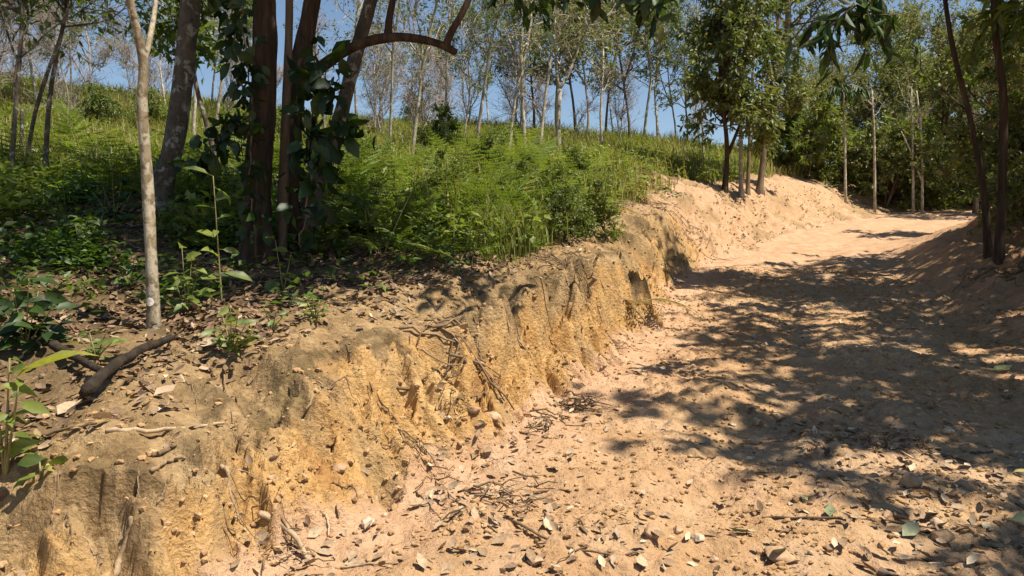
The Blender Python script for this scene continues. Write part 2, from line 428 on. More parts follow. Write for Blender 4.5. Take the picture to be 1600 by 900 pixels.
M = {}
M['ground'] = ground_mat()
M['mottled'] = bark_mat('pale_mottled_bark', [(.10, .075, .045), (.22, .175, .11), (.31, .26, .18)], (.35, .31, .235), 10, .5, .5, 9.0, .50)
M['grey_bark'] = bark_mat('grey_lichen_bark', [(.055, .045, .035), (.11, .09, .07), (.17, .145, .11)], (.30, .29, .25), 8, .4, .7, 8.0, .58)
M['red_bark'] = bark_mat('dark_red_brown_bark', [(.025, .017, .011), (.065, .042, .028), (.13, .085, .055)], None, 14, .12, 1.0)
M['brown_bark'] = bark_mat('brown_bark', [(.07, .05, .033), (.16, .115, .075), (.25, .19, .13)], None, 12, .15, .8)
M['pale_bark'] = bark_mat('pale_grey_bark', [(.20, .165, .12), (.36, .31, .235), (.50, .45, .36)], (.55, .51, .43), 8, .4, .3, 4.0, .56)
M['dead_bark'] = bark_mat('dead_grey_twig_bark', [(.21, .17, .145), (.34, .285, .245), (.46, .40, .35)], None, 6, .4, .2)
M['leaf_dark'] = leaf_mat('dark_leaf', [(0, (.012, .026, .007)), (.5, (.03, .06, .013)), (.85, (.06, .11, .02)), (1, (.12, .13, .03))], .30, .025, .5)
M['leaf_mid'] = leaf_mat('mid_green_leaf', [(0, (.06, .09, .022)), (.5, (.13, .18, .040)), (.85, (.20, .24, .055)), (1, (.28, .24, .07))], .40, .03, .5)
M['leaf_olive'] = leaf_mat('olive_leaf', [(0, (.08, .105, .032)), (.5, (.155, .185, .055)), (.85, (.225, .235, .08)), (1, (.29, .23, .10))], .38, .03, .5)
M['leaf_bright'] = leaf_mat('fresh_green_leaf', [(0, (.08, .12, .02)), (.5, (.175, .225, .042)), (.85, (.25, .29, .06)), (1, (.32, .30, .07))], .42, .03, .5)
M['fern'] = leaf_mat('bracken_green', [(0, (.07, .105, .022)), (.5, (.145, .205, .04)), (.85, (.21, .26, .06)), (1, (.27, .24, .06))], .42, .02, .5)
M['dead_fern'] = leaf_mat('dead_bracken_brown', [(0, (.16, .09, .03)), (.5, (.26, .16, .05)), (1, (.30, .24, .08))], .30, .02)
M['grass'] = leaf_mat('slope_grass', [(0, (.09, .11, .025)), (.4, (.17, .195, .05)), (.7, (.27, .26, .085)), (.88, (.36, .29, .13)), (1, (.42, .32, .17))], .40, .02, .5)
M['herb'] = leaf_mat('low_herb_leaf', [(0, (.04, .075, .015)), (.5, (.09, .155, .028)), (1, (.16, .22, .045))], .38, .03, .5)
M['litter'] = tint_mat('dry_leaf', [(0, (.07, .042, .026)), (.3, (.17, .108, .066)), (.6, (.28, .195, .125)), (.85, (.38, .29, .20)), (1, (.52, .43, .30))], .75, 60, .3, .004)
M['green_leaf'] = tint_mat('fallen_green_leaf', [(0, (.10, .14, .07)), (.5, (.24, .26, .16)), (1, (.58, .52, .20))], .6, 30, .2, .004)
M['stone'] = tint_mat('stone', [(0, (.20, .115, .065)), (.4, (.35, .22, .125)), (.7, (.42, .295, .20)), (1, (.54, .45, .37))], .9, 22, .7, .01)
M['clod'] = tint_mat('earth_clod', [(0, (.22, .13, .062)), (.5, (.39, .245, .125)), (1, (.48, .33, .19))], .95, 45, .9, .01)
M['stick'] = tint_mat('dry_stick', [(0, (.055, .038, .025)), (.4, (.17, .115, .07)), (.7, (.30, .22, .14)), (1, (.48, .38, .26))], .9, 50, .6, .005)
M['log'] = bark_mat('charred_log', [(.018, .014, .010), (.04, .03, .022), (.08, .06, .042)], None, 16, .5, 1.0)
M['stem'] = tint_mat('green_stem', [(0, (.09, .10, .035)), (.5, (.20, .19, .08)), (1, (.36, .30, .16))], .7, 20, .2, .004)
M['paint'] = tint_mat('white_paint', [(0, (.62, .58, .52)), (1, (.8, .76, .7))], .7, 60, .3, .002)

# ------------------------------------------------------------------ ground, bank and road: one sheet cut along its zones
def axis(lo, hi, step, far_lo, far_hi, g):
    a = list(np.arange(lo, hi + 1e-6, step)); s = step
    while a[-1] < far_hi: s *= g; a.append(a[-1] + s)
    b = [lo]; s = step
    while b[-1] > far_lo: s *= g; b.append(b[-1] - s)
    return np.array(b[:0:-1] + a)

GX = axis(-2.6, 3.6, .0135, -900, 900, 1.018)
GY = axis(2.5, 7.2, .0135, -60, 1500, 1.0125)
X2, Y2 = np.meshgrid(GX, GY)
Z2, T2, MR2, BARE2, DC2, DF2 = terrain(X2, Y2)
nx, ny = len(GX), len(GY)
gi = (np.arange(ny - 1)[:, None] * nx + np.arange(nx - 1)[None, :])
QUADS = np.stack([gi, gi + 1, gi + nx + 1, gi + nx], -1).reshape(-1, 4)
GV = np.stack([X2, Y2, Z2], -1).reshape(-1, 3)
# normals over the whole sheet so that the three pieces join without a seam
dzx = np.gradient(Z2, GX, axis=1); dzy = np.gradient(Z2, GY, axis=0)
GN = unit(np.stack([-dzx, -dzy, np.ones_like(dzx)], -1).reshape(-1, 3))
zone_n = noise(X2, Y2, 1.3, 91)  # broad random noise that shifts the soil, floor and grass edges
U2, V2 = .77 * (X2 + Y2), Z2 + .25 * (X2 - Y2)
edge_n = noise(U2, V2, .35, 92) + .6 * noise(U2, V2, .12, 93) + .4 * noise(U2, V2, .045, 94)
facew = sstep(.08, .30, T2 + .08 * edge_n) * (1 - sstep(.82, 1.0, T2 + .12 * edge_n)) * (1 - .85 * sstep(13, 14.5, Y2))
pinkw = np.clip(np.exp(-((DF2 + .05) / .38) ** 2) + .35 * sstep(.1, .5, noise(X2, Y2, .9, 95)) + .9 * sstep(12.5, 15, Y2), 0, 1) * np.where(Y2 > 12.5, 1, T2 < .4)
farw0 = sstep(30, 45, np.hypot(X2, Y2))
drip = noise(.4 * X2 + .9 * Y2, (.9 * X2 - .4 * Y2) * .3, .22, 97)
nearleft = 1 - sstep(3.0, 4.3, Y2 + .5 * zone_n + .35 * (X2 + 1.2))
soilw = np.clip(sstep(.54 - .26 * nearleft, .86 - .10 * nearleft, T2 + .22 * edge_n + .22 * drip + .15 * zone_n), 0, 1) * (T2 > .05) * (1 - .75 * np.exp(-(((X2 - 4.6) / 2.2) ** 2 + ((Y2 - 17.6) / 3) ** 2) ** 2) * (Y2 > 11))
farb = sstep(11, 13, Y2)
soilw = soilw * (1 - .8 * farb * (DC2 < 1.0))
soilw = np.maximum(soilw, .75 * farb * (T2 > .05) * sstep(.05, .35, noise(X2, Y2, 1.5, 98) + .5 * noise(X2, Y2, .4, 99)) * (1 - farw0))
soilw = np.maximum(soilw, .6 * (T2 > .1) * (T2 < 1) * (1 - farb) * sstep(.22, .5, noise(U2, V2, .4, 86) + .6 * noise(U2, V2, .13, 87)))
leftpatch = (1 - sstep(.8, 2.2, DC2 + .5 * zone_n))
floorw = (T2 >= 1) * sstep(.25, 1.6, DC2 + .5 * zone_n + .3 * edge_n) * .9
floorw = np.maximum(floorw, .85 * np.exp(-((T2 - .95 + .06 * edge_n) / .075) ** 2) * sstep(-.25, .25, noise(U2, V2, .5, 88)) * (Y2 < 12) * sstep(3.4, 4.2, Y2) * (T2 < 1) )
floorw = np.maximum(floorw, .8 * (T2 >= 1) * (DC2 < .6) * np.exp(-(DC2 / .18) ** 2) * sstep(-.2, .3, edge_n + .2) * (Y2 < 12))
grassw = (T2 >= 1) * sstep(.5, 1.6, DC2 + .5 * zone_n) * sstep(6.5, 9.5, Y2 + .6 * X2 * (X2 < 0) * .2) * (1 - np.clip(BARE2, 0, 1))
farw = sstep(30, 45, np.hypot(X2, Y2))
grassw = np.maximum(grassw, farw)
ATT = {'w_face': facew, 'w_pink': pinkw, 'w_soil': soilw, 'w_floor': floorw, 'w_grass': grassw, 'w_mound': MR2 * (1 - farw)}
fT = T2[:-1, :-1].ravel()
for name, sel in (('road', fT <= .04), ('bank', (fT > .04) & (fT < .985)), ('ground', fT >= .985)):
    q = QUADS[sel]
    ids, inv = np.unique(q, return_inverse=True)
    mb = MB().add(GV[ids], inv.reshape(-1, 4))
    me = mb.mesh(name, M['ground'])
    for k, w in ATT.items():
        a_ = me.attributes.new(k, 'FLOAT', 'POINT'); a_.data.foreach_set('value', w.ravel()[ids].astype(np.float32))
    me.normals_split_custom_set_from_vertices(GN[ids].astype(np.float32))
    o = bpy.data.objects.new(name, me); COL.objects.link(o)
    tag(o, kind='structure')
del GV, GN, QUADS

# ------------------------------------------------------------------ leaves, crowns, trees
LEAF4 = ([(0, 0, 0), (.45, .5, .06), (1, 0, -.10), (.45, -.5, .06)], None, [(0, 1, 2), (0, 2, 3)])
LEAF8 = ([(0, 0, 0), (.22, .36, .06), (.22, 0, .01), (.22, -.36, .06), (.58, .46, .03), (.58, 0, -.05), (.58, -.46, .03), (.84, .2, -.09), (.84, -.2, -.09), (1, 0, -.22)],
         [(2, 5, 4, 1), (3, 6, 5, 2)], [(0, 2, 1), (0, 3, 2), (4, 5, 7), (5, 8, 7), (5, 6, 8), (7, 8, 9)])
LONG4 = ([(0, 0, 0), (.35, .5, .03), (.7, .4, -.06), (1, 0, -.2), (.7, -.4, -.06), (.35, -.5, .03)], [(0, 1, 2, 3), (0, 3, 4, 5)], None)

def put_leaves(mb, O, D, L, Wd, tpl, g, flat=.6, tint=None, upv=(0, 0, 1)):
    """leaves at O pointing along D, their faces turned mostly upward"""
    n = len(O)
    if n == 0: return
    D = unit(D)
    Nn = unit(np.asarray(upv) * flat + g.standard_normal((n, 3)) * (1 - flat) * .9)
    Y = unit(np.cross(Nn, D)); Z = np.cross(D, Y)
    s = g.uniform(.65, 1.25, n)
    t = np.clip(g.normal(.45, .22, n), 0, 1) if tint is None else tint
    mb.stamp(*tpl, O, D, Y, Z, L * s, Wd * s, t)

def grow_path(g, p0, d0, length, n, up=.1, wob=.2):
    P = [np.array(p0, float)]; d = unit(np.array(d0, float)); st = length / (n - 1)
    for _ in range(n - 1):
        d = unit(d + g.standard_normal(3) * wob + np.array([0, 0, up]))
        P.append(P[-1] + d * st)
    return np.array(P)

def limb_dir(g, along, ang):
    a = g.standard_normal(3); a = unit(a - along * a.dot(along))
    return unit(along * math.cos(ang) + a * math.sin(ang))

def on_path(P, f):
    u = f * (len(P) - 1); i = min(int(u), len(P) - 2); t = u - i
    return P[i] * (1 - t) + P[i + 1] * t, unit(P[i + 1] - P[i])

def crown_on(g, wood, twigs, leaves, base, rad, sp):
    """limbs, branchlets and leaves along a stem 'base'; spec sp"""
    k = sp.get('k', 4)
    for _ in range(sp['n1']):
        f = g.uniform(*sp['f'])
        p, d = on_path(base, f)
        L1 = sp['l1'] * g.uniform(.6, 1.2) * (1.15 - sp.get('taper', .5) * f)
        r1 = min(rad * .55, .012 + .014 * L1) * sp.get('tw', 1)
        P1 = grow_path(g, p, limb_dir(g, d, R(sp.get('a1', 55)) * g.uniform(.7, 1.25)), L1, 7, sp.get('up', .1), .17)
        wood.tube(P1, np.linspace(r1, r1 * .25, 7), k)
        for _ in range(sp['n2']):
            p2, d2 = on_path(P1, g.uniform(.25, 1))
            L2 = L1 * .5 * g.uniform(.5, 1.2)
            P2 = grow_path(g, p2, limb_dir(g, d2, R(45) * g.uniform(.6, 1.4)), L2, 5, sp.get('up2', .05), .22)
            twigs.tube(P2, np.linspace(r1 * .38, max(r1 * .12, sp.get('rmin', .003)), 5), 3)
            for _ in range(sp['n3']):
                p3, d3 = on_path(P2, g.uniform(.3, 1))
                L3 = sp.get('l3', .45) * g.uniform(.5, 1.3)
                P3 = grow_path(g, p3, limb_dir(g, d3, R(40)), L3, 4, sp.get('up3', 0), .25)
                twigs.tube(P3, np.linspace(max(r1 * .16, sp.get('rmin', .003)), sp.get('rmin', .003) * .7, 4), 3)
                m = sp.get('nl', 0)
                if m:
                    fr = np.sort(g.uniform(.1, 1, m)); pos = []; dr = []
                    for q in fr:
                        a, b = on_path(P3, q); pos.append(a); dr.append(b)
                    pos, dr = np.array(pos), np.array(dr)
                    D = dr * .5 + g.standard_normal((m, 3)) * .62 + np.array([0, 0, -sp.get('droop', .25)])
                    tt = np.clip(g.normal(sp.get('tint', .45), .16, m) + g.normal(0, .10), 0, 1)
                    put_leaves(leaves, pos, D, sp['L'], sp['W'], sp.get('tpl', LEAF4), g, sp.get('flat', .55), tt)

def rough_trunk(mb, P, r, k=10, seed=0, amp=.10, flare=0.0):
    """a stem with lumps: its rings swell, its bark is ridged, its foot spreads"""
    g = np.random.default_rng(seed); n = len(P); P = P.copy()
    r = np.array(r, float) * (1 + amp * np.convolve(g.standard_normal(n + 4), np.ones(3) / 3, 'same')[2:-2])
    if k >= 9 and n >= 14:
        k = k + 6; L = np.concatenate([[0], np.cumsum(np.linalg.norm(np.diff(P, axis=0), axis=1))])
        m = max(n, int(min(90, L[-1] / .06))); li = np.concatenate([np.linspace(0, min(1.0, L[-1] * .3), m // 4, endpoint=False), np.linspace(min(1.0, L[-1] * .3), L[-1], m - m // 4)])
        P = np.stack([np.interp(li, L, P[:, c]) for c in range(3)], 1); r = np.interp(li, L, r)
        a = np.arange(k) * 2 * math.pi / k; A, I = np.meshgrid(a, li)
        rid = noise(np.cos(A) * 1.7 + seed + I * .35, np.sin(A) * 1.7 + I * .35, .8, seed) * .10 + noise(np.cos(A) * 3 + I * 2.5, np.sin(A) * 3 - I * 2.5 + seed, .7, seed + 1) * .07
        foot = np.exp(-np.clip(I - .15, 0, 9) / .16) * flare * 1.6 * (.55 + .8 * np.clip(noise(np.cos(A) * 1.3 + seed, np.sin(A) * 1.3, .9, seed + 2) + .3, 0, 1))
        mb.tube(P, r[:, None] * (1 + rid + foot), k, g=g)
        return
    if flare: r = r * (1 + flare * np.exp(-np.arange(n) / n * 16))
    mb.tube(P, r, k, rough=amp * .35, g=g)

def simple_tree(name, g, h, r, lean, sp, bark, leafm, label, cat='tree', curve=.06, bare=False, fork=None, k=7):
    """a tree in its own space, base at the origin: trunk > and crown (or bare branches)"""
    root = thing(name, label, cat, (0, 0, 0))
    P = grow_path(g, (0, 0, -.15), (lean[0], lean[1], 1), h + .15, 14, .02, curve)
    w = MB(); tw, lf = (MB() if bare else w), MB()
    rough_trunk(w, P, np.linspace(r, r * .28, 14), k, int(g.integers(1e6)), .07, .25)
    crown_on(g, w, tw, lf, P, r, sp)
    if fork:
        for ff, fl in fork:
            p, d = on_path(P, ff)
            Q = grow_path(g, p, limb_dir(g, d, R(26)), h * fl, 10, .06, curve)
            rough_trunk(w, Q, np.linspace(r * (1 - .6 * ff), r * .2, 10), 6, int(g.integers(1e6)), .06)
            crown_on(g, w, tw, lf, Q, r * .7, dict(sp, n1=max(2, sp['n1'] // 2)))
    w.obj('trunk', M[bark], root)
    if bare:
        tw.obj('branches', M[bark], root)
    else:
        lf.obj('crown', M[leafm], root)
    return root

# ---- stocks of each kind; the first placement moves the stock tree itself
class Stock:
    def __init__(s, roots): s.r = roots; s.used = [False] * len(roots); s.i = 0
    def put(s, loc, rz, scale=1.0, label=None, group=None, which=None, sz=None, name=None):
        i = s.i % len(s.r) if which is None else which
        s.i += 1
        o = s.r[i]
        if not s.used[i]:
            s.used[i] = True
            o.location = tuple(float(v) for v in loc); o.rotation_euler = (0, 0, rz); o.scale = (scale, scale, sz or scale)
            if label: o['label'] = label
            if group: o['group'] = group
            return o
        return dup(o, loc, rz, scale, label, group, sz)

def G(seed): return np.random.default_rng(seed)

SP_BARE = dict(n1=20, f=(.08, 1), l1=1.2, a1=40, n2=6, n3=4, l3=.5, up=.12, up2=.08, up3=.06, rmin=.0075, taper=.6)
bare_stock = Stock([simple_tree('bare_tree', G(100 + i), [4.6, 5.4, 4.0, 5.0][i], .042, (G(i).normal(0, .05), G(i).normal(0, .05)), SP_BARE, 'dead_bark', None, 'bare grey tree', bare=True, curve=.10, fork=[(.12, .75)] if i % 2 else None) for i in range(4)])
SP_POLE = dict(n1=14, f=(.3, 1), l1=1.1, a1=48, n2=5, n3=4, l3=.4, nl=3, L=.10, W=.04, up=.12, tint=.5, flat=.4)
pole_stock = Stock([simple_tree('slender_tree', G(200 + i), [6.5, 7.2, 5.8][i], .045, (G(i).normal(0, .05), G(i + 5).normal(0, .05)), SP_POLE, 'pale_bark', 'leaf_olive', 'slender tree') for i in range(3)])
SP_LOOSE = dict(n1=14, f=(.3, 1), l1=1.8, a1=55, n2=5, n3=5, l3=.45, nl=8, L=.12, W=.05, up=.06, tint=.5, flat=.45)
loose_stock = Stock([simple_tree('leafy_tree', G(300 + i), [6.5, 7.4, 6.0][i], .050, (G(i).normal(0, .06), 0), SP_LOOSE, ['brown_bark', 'pale_bark', 'dead_bark'][i], ['leaf_olive', 'leaf_mid', 'leaf_olive'][i], 'leafy tree', fork=[(.35, .55)]) for i in range(3)])
SP_DENSE = dict(n1=24, f=(.12, 1), l1=2.1, a1=62, n2=7, n3=5, l3=.5, nl=7, L=.15, W=.062, up=.03, tint=.75, flat=.5, droop=.35)
dense_stock = Stock([simple_tree('forest_tree', G(400 + i), [7.0, 8.0, 6.2][i], .085, (G(i).normal(0, .05), 0), SP_DENSE, 'brown_bark', ['leaf_mid', 'leaf_olive', 'leaf_olive'][i], 'forest tree', fork=[(.3, .6)]) for i in range(3)])
SP_BUSH = dict(n1=14, f=(.05, 1), l1=.9, a1=60, n2=5, n3=4, l3=.3, nl=9, L=.11, W=.05, up=.1, tint=.5, flat=.5)
bush_stock = Stock([simple_tree('bush', G(500 + i), 1.3, .025, (0, 0), SP_BUSH, 'brown_bark', ['leaf_mid', 'leaf_olive', 'leaf_bright'][i], 'bush', 'bush', fork=[(.05, .8), (.1, .7)]) for i in range(3)])

def base_on(px, row): return hit(px, row)
def face_rz(i): return (i * 2.399) % 6.283

# ---- far leafless trees along the ridge
ridge = G(11)
def skyline(px):
    ds = np.arange(18, 38, .25); x = (px - 800) / FPX * ds
    return float(ds[np.argmax((height(x, ds) - CZ) / ds)])
for i in range(36):
    px = -60 + 1180 * ridge.uniform(0, 1) ** 1.25; d = skyline(px) + ridge.uniform(-9, 3)
    x = (px - 800) / FPX * d
    bare_stock.put((x, d, height(x, d)[0]), face_rz(i), ridge.uniform(.5, .9), 'bare grey twiggy tree in the leafless thicket along the hilltop', 'leafless trees along the hilltop')

# ---- slender trunks standing in the sunlit grass, one by one: pixel of base, stock, lean, scale, label
SLOPE = [
    (300, 262, 0, .85, 'thin straight pale tree right behind the thick leaning mottled trunk'),
    (515, 250, 1, .8, 'thin white-stemmed tree rising just right of the dark leaning trunk'),
    (554, 252, 2, .9, 'pale slender tree under the left end of the arching branch'),
    (585, 215, 0, .8, 'thin far pole tree seen through the arch of the bent branch'),
    (612, 240, 1, 1.0, 'tall slim tree with a pale stem below the crown of the arching branch'),
    (640, 262, 2, .95, 'slim tree with the lowest foot of the three beneath the arching branch'),
    (697, 252, 0, .9, 'straight thin tree below the tip of the arching branch'),
    (742, 250, 1, 1.0, 'slim greyish tree with loose leaves right of the arch tip'),
    (792, 262, 2, .85, 'short slim tree in the grass midway along the slope'),
    (822, 262, 0, 1.0, 'leaning whitish tree left of the pale forked tree'),
    (838, 258, 1, .9, 'thin twin pole close beside the leaning whitish tree'),
    (940, 248, 2, 1.0, 'tall straight thin tree right of the pale forked tree'),
    (1100, 255, 0, .9, 'pale thin tree left of the big leafy tree on bare earth'),
    (1087, 232, 1, .7, 'thin hilltop pole tree farther left behind the big leafy tree'),
    (960, 222, 2, .75, 'thin dark pole tree on the hilltop under the loose crowns'),
    (330, 255, 1, .9, 'thin pole tree between the mottled trunk and the vine-covered tree')]
for i, (px, row, w, s, lab) in enumerate(SLOPE):
    pole_stock.put(base_on(px, row), face_rz(i + 3), s, lab, 'slender trees on the grassy slope', which=w)

# the pale forked tree
g = G(21)
b = base_on(875, 252)
rt = thing('forked_tree', 'pale grey tree forking into a wide V above the grass', 'tree', b, 'slender trees on the grassy slope')
w = MB(); tw, lf = w, MB()
d0 = b[1]
def loc(px, row, d, base): return at(px, row, d) - np.array(base)
tr = smooth_path([(0, 0, -.1), loc(872, 200, d0, b), loc(874, 140, d0, b)], 9)
rough_trunk(w, tr, np.linspace(.062, .052, 9), 8, 1, .06, .2)
for pts, r in (([(874, 140), (890, 112), (908, 62), (925, 20)], .042), ([(874, 140), (868, 95), (872, 50), (860, -20)], .038)):
    Q = smooth_path([loc(p[0], p[1], d0 + .1 * i, b) for i, p in enumerate(pts)], 9)
    rough_trunk(w, Q, np.linspace(r, r * .45, 9), 7, 2, .06)
    crown_on(g, w, tw, lf, Q, .05, dict(SP_LOOSE, n1=9, f=(.2, 1), nl=5, l1=1.4))
w.obj('trunk', M['pale_bark'], rt); lf.obj('crown', M['leaf_olive'], rt)

# ---- leafy trees in the middle distance
LOOSE = [
    (600, 205, 0, .5, 1, 'sparse green tree on the hilltop behind the arching branch'),
    (722, 238, 1, .62, 1, 'dense dark green young tree below the bent end of the arching branch'),
    (765, 206, 1, .7, 1, 'bushy hilltop tree just right of the dense dark young tree'),
    (835, 215, 0, 1.0, 0, 'loose olive tree behind the pale forked tree'),
    (918, 221, 2, 1.0, 0, 'dark leaning twin-stemmed tree on the hilltop'),
    (900, 219, 0, 1.05, 0, 'olive crown tree left of the dark leaning hilltop tree'),
    (1004, 224, 1, 1.05, 0, 'hilltop tree with a thick dark trunk beside the sky gap'),
    (1056, 226, 2, .8, 0, 'small round hilltop tree right of the thick dark trunk'),
    (60, 175, 1, .9, 0, 'green-crowned tree at the far left of the hilltop'),
    (330, 180, 0, .8, 0, 'loose green tree above the slope behind the mottled trunk'),
    (650, 200, 2, .55, 0, 'small light green tree seen below the middle of the arching branch'), (690, 203, 0, .6, 0, 'small olive tree seen below the end of the arching branch'), (805, 212, 1, .85, 0, 'light green tree left of the pale forked tree crown'),
    (870, 217, 2, .95, 0, 'green tree straight behind the pale forked tree'), (945, 222, 0, 1.0, 1, 'green tree just right of the dark leaning hilltop tree'), (1030, 226, 1, 1.0, 0, 'feathery light tree left of the big leafy tree'),
    (1075, 232, 0, .8, 0, 'pale green tree half behind the big leafy tree'), (140, 170, 2, .7, 0, 'small leafy tree on the hilltop left of the slim mottled tree'), (260, 176, 1, .75, 0, 'leafy hilltop tree between the two mottled trunks'),
    (365, 184, 2, .7, 0, 'hilltop tree left of the vine-hung trunk'), (20, 170, 0, .8, 0, 'leafy hilltop tree by the left edge'),
    (985, 235, 0, .95, 0, 'fine-leaved tree between the two dark hilltop trunks')]
for i, (px, row, w_, s, z_, lab) in enumerate(LOOSE):
    loose_stock.put(base_on(px, row), face_rz(i + 31), s, lab, 'leafy trees on the hilltop', which=w_)

# ---- the big leafy tree on the bare spur and the stems beside it
SP_BIG = dict(n1=28, f=(.36, 1), l1=1.25, a1=58, n2=6, n3=5, l3=.36, nl=9, L=.17, W=.062, up=.02, tint=.5, flat=.5, droop=.7, tpl=LONG4, taper=.35)
g = G(31); b = base_on(1132, 300); d0 = b[1]
rt = thing('leafy_tree', 'big full-crowned leafy tree with drooping leaves on the bare earth spur', 'tree', b)
w = MB(); tw, lf = w, MB()
tr = smooth_path([(0, 0, -.15), loc(1136, 230, d0, b), loc(1128, 150, d0, b), loc(1124, 60, d0, b), loc(1130, -60, d0, b)], 16)
rough_trunk(w, tr, np.linspace(.072, .03, 16), 9, 3, .08, .3)
crown_on(g, w, tw, lf, tr, .1, SP_BIG)
Q = smooth_path([loc(1138, 240, d0, b), loc(1152, 205, d0, b), loc(1163, 175, d0, b)], 6)
w.tube(Q, np.linspace(.05, .03, 6), 6); crown_on(g, w, tw, lf, Q, .04, dict(SP_BIG, n1=6, l1=.8))
w.obj('trunk', M['red_bark'], rt); lf.obj('crown', M['leaf_olive'], rt)
for sd, px, row, px2, rad, bark, lab in ((32, 1186, 303, 1222, .092, 'brown_bark', 'thick brown leaning tree right of the big leafy tree'), (33, 1158, 305, 1156, .06, 'pale_bark', 'pale straight sapling between the two thicker trunks on bare earth'),
                                         (34, 1168, 305, 1180, .05, 'brown_bark', 'thin dark sapling at the foot of the thick leaning tree')):
    g = G(sd); b = base_on(px, row); d0 = b[1]
    rt = thing('leafy_tree', lab, 'tree', b)
    w = MB(); tw, lf = w, MB()
    tr = smooth_path([(0, 0, -.15), loc(px + (px2 - px) * .25, row - 80, d0, b), loc(px + (px2 - px) * .6, row - 180, d0 + .3, b), loc(px2, row - 330, d0 + .6, b)], 14)
    rough_trunk(w, tr, np.linspace(rad, rad * .4, 14), 9, sd, .08, .3)
    crown_on(g, w, tw, lf, tr, rad, dict(SP_BIG, n1=14 if rad > .08 else 7, f=(.42, 1), l1=1.2, L=.14, W=.055))
    w.obj('trunk', M[bark], rt); lf.obj('crown', M['leaf_olive' if rad > .08 else 'leaf_mid'], rt)

# the tall tree behind with a dark leaning trunk high against the sky
g = G(35); x_, y_ = (1190 - 800) / FPX * 27, 27.0; b = np.array([x_, y_, height(x_, y_)[0]])
rt = thing('tall_tree', 'tallest brownish tree leaning against the sky gap behind the big leafy tree', 'tree', b)
w = MB(); tw, lf = w, MB()
tr = smooth_path([(0, 0, -.2), loc(1200, 170, 27, b), loc(1220, 90, 27, b), loc(1232, 20, 27, b), loc(1215, -90, 27, b)], 14)
rough_trunk(w, tr, np.linspace(.2, .07, 14), 9, 35, .08, .2)
crown_on(g, w, tw, lf, tr, .16, dict(SP_LOOSE, n1=24, f=(.5, 1), l1=2.8, nl=6, n2=8, L=.13, W=.05, up=.05, tint=.6))
w.obj('trunk', M['brown_bark'], rt); lf.obj('crown', M['leaf_olive'], rt)

# ---- the forest right of the road's end
FOREST = [(1245, 29, 2, .62), (1285, 31, 0, .52), (1330, 33, 1, .58), (1372, 31, 2, .70), (1415, 33, 0, .82), (1462, 31, 1, .88), (1505, 33, 2, .95), (1550, 30, 0, 1.0), (1600, 28, 1, 1.05), (1650, 31, 0, 1.05),
          (1390, 37, 1, 1.0), (1480, 38, 0, 1.1), (1570, 37, 2, 1.15), (1640, 24, 1, .9), (1260, 35, 1, .60), (1310, 38, 0, .55), (1520, 26, 1, .75), (1455, 36, 2, 1.0)]
FLAB = ['low pale green tree at the left end of the forest edge', 'olive tree second from the left in the forest edge', 'rounded tree behind the white pole stem', 'bright green tree right of the white pole stem',
        'broad leafy tree in the middle of the forest edge', 'dark leafy tree left of the twin roadside stems', 'light green tree behind the twin roadside stems', 'thick-crowned tree right behind the earth mound',
        'tall olive tree at the right edge above the mound', 'leafy tree at the right end of the forest edge', 'tall tree deep in the forest behind the middle crowns', 'tall dark tree deep in the forest left of the twin stems',
        'tall pale-leaved tree deep in the forest right of the twin stems', 'nearer olive tree leaning in at the right edge', 'rear tree showing above the low forest edge', 'rear olive tree beside the blue sky gap',
        'small leafy tree just behind the earth mound', 'bright tall tree deep behind the middle of the forest']
for i, (px, d, w_, s) in enumerate(FOREST):
    x = (px - 800) / FPX * d
    dense_stock.put((x, d, height(x, d)[0]), face_rz(i + 51), s, FLAB[i], 'trees of the forest edge', which=w_)
for i, (px, row) in enumerate([(1240, 268), (1275, 275), (1310, 282), (1345, 288), (1380, 290), (1412, 295), (1445, 297), (1478, 300), (1260, 255), (1390, 280), (1520, 290), (1560, 288), (1590, 285)]):
    x, y = (px - 800) / FPX * (27 + i % 4), 27 + i % 4
    bush_stock.put((x, y, height(x, y)[0] - .05), face_rz(i + 71), G(i).uniform(1.1, 1.7), 'leafy bush in the shaded hem of the forest edge', 'bushes along the forest edge')
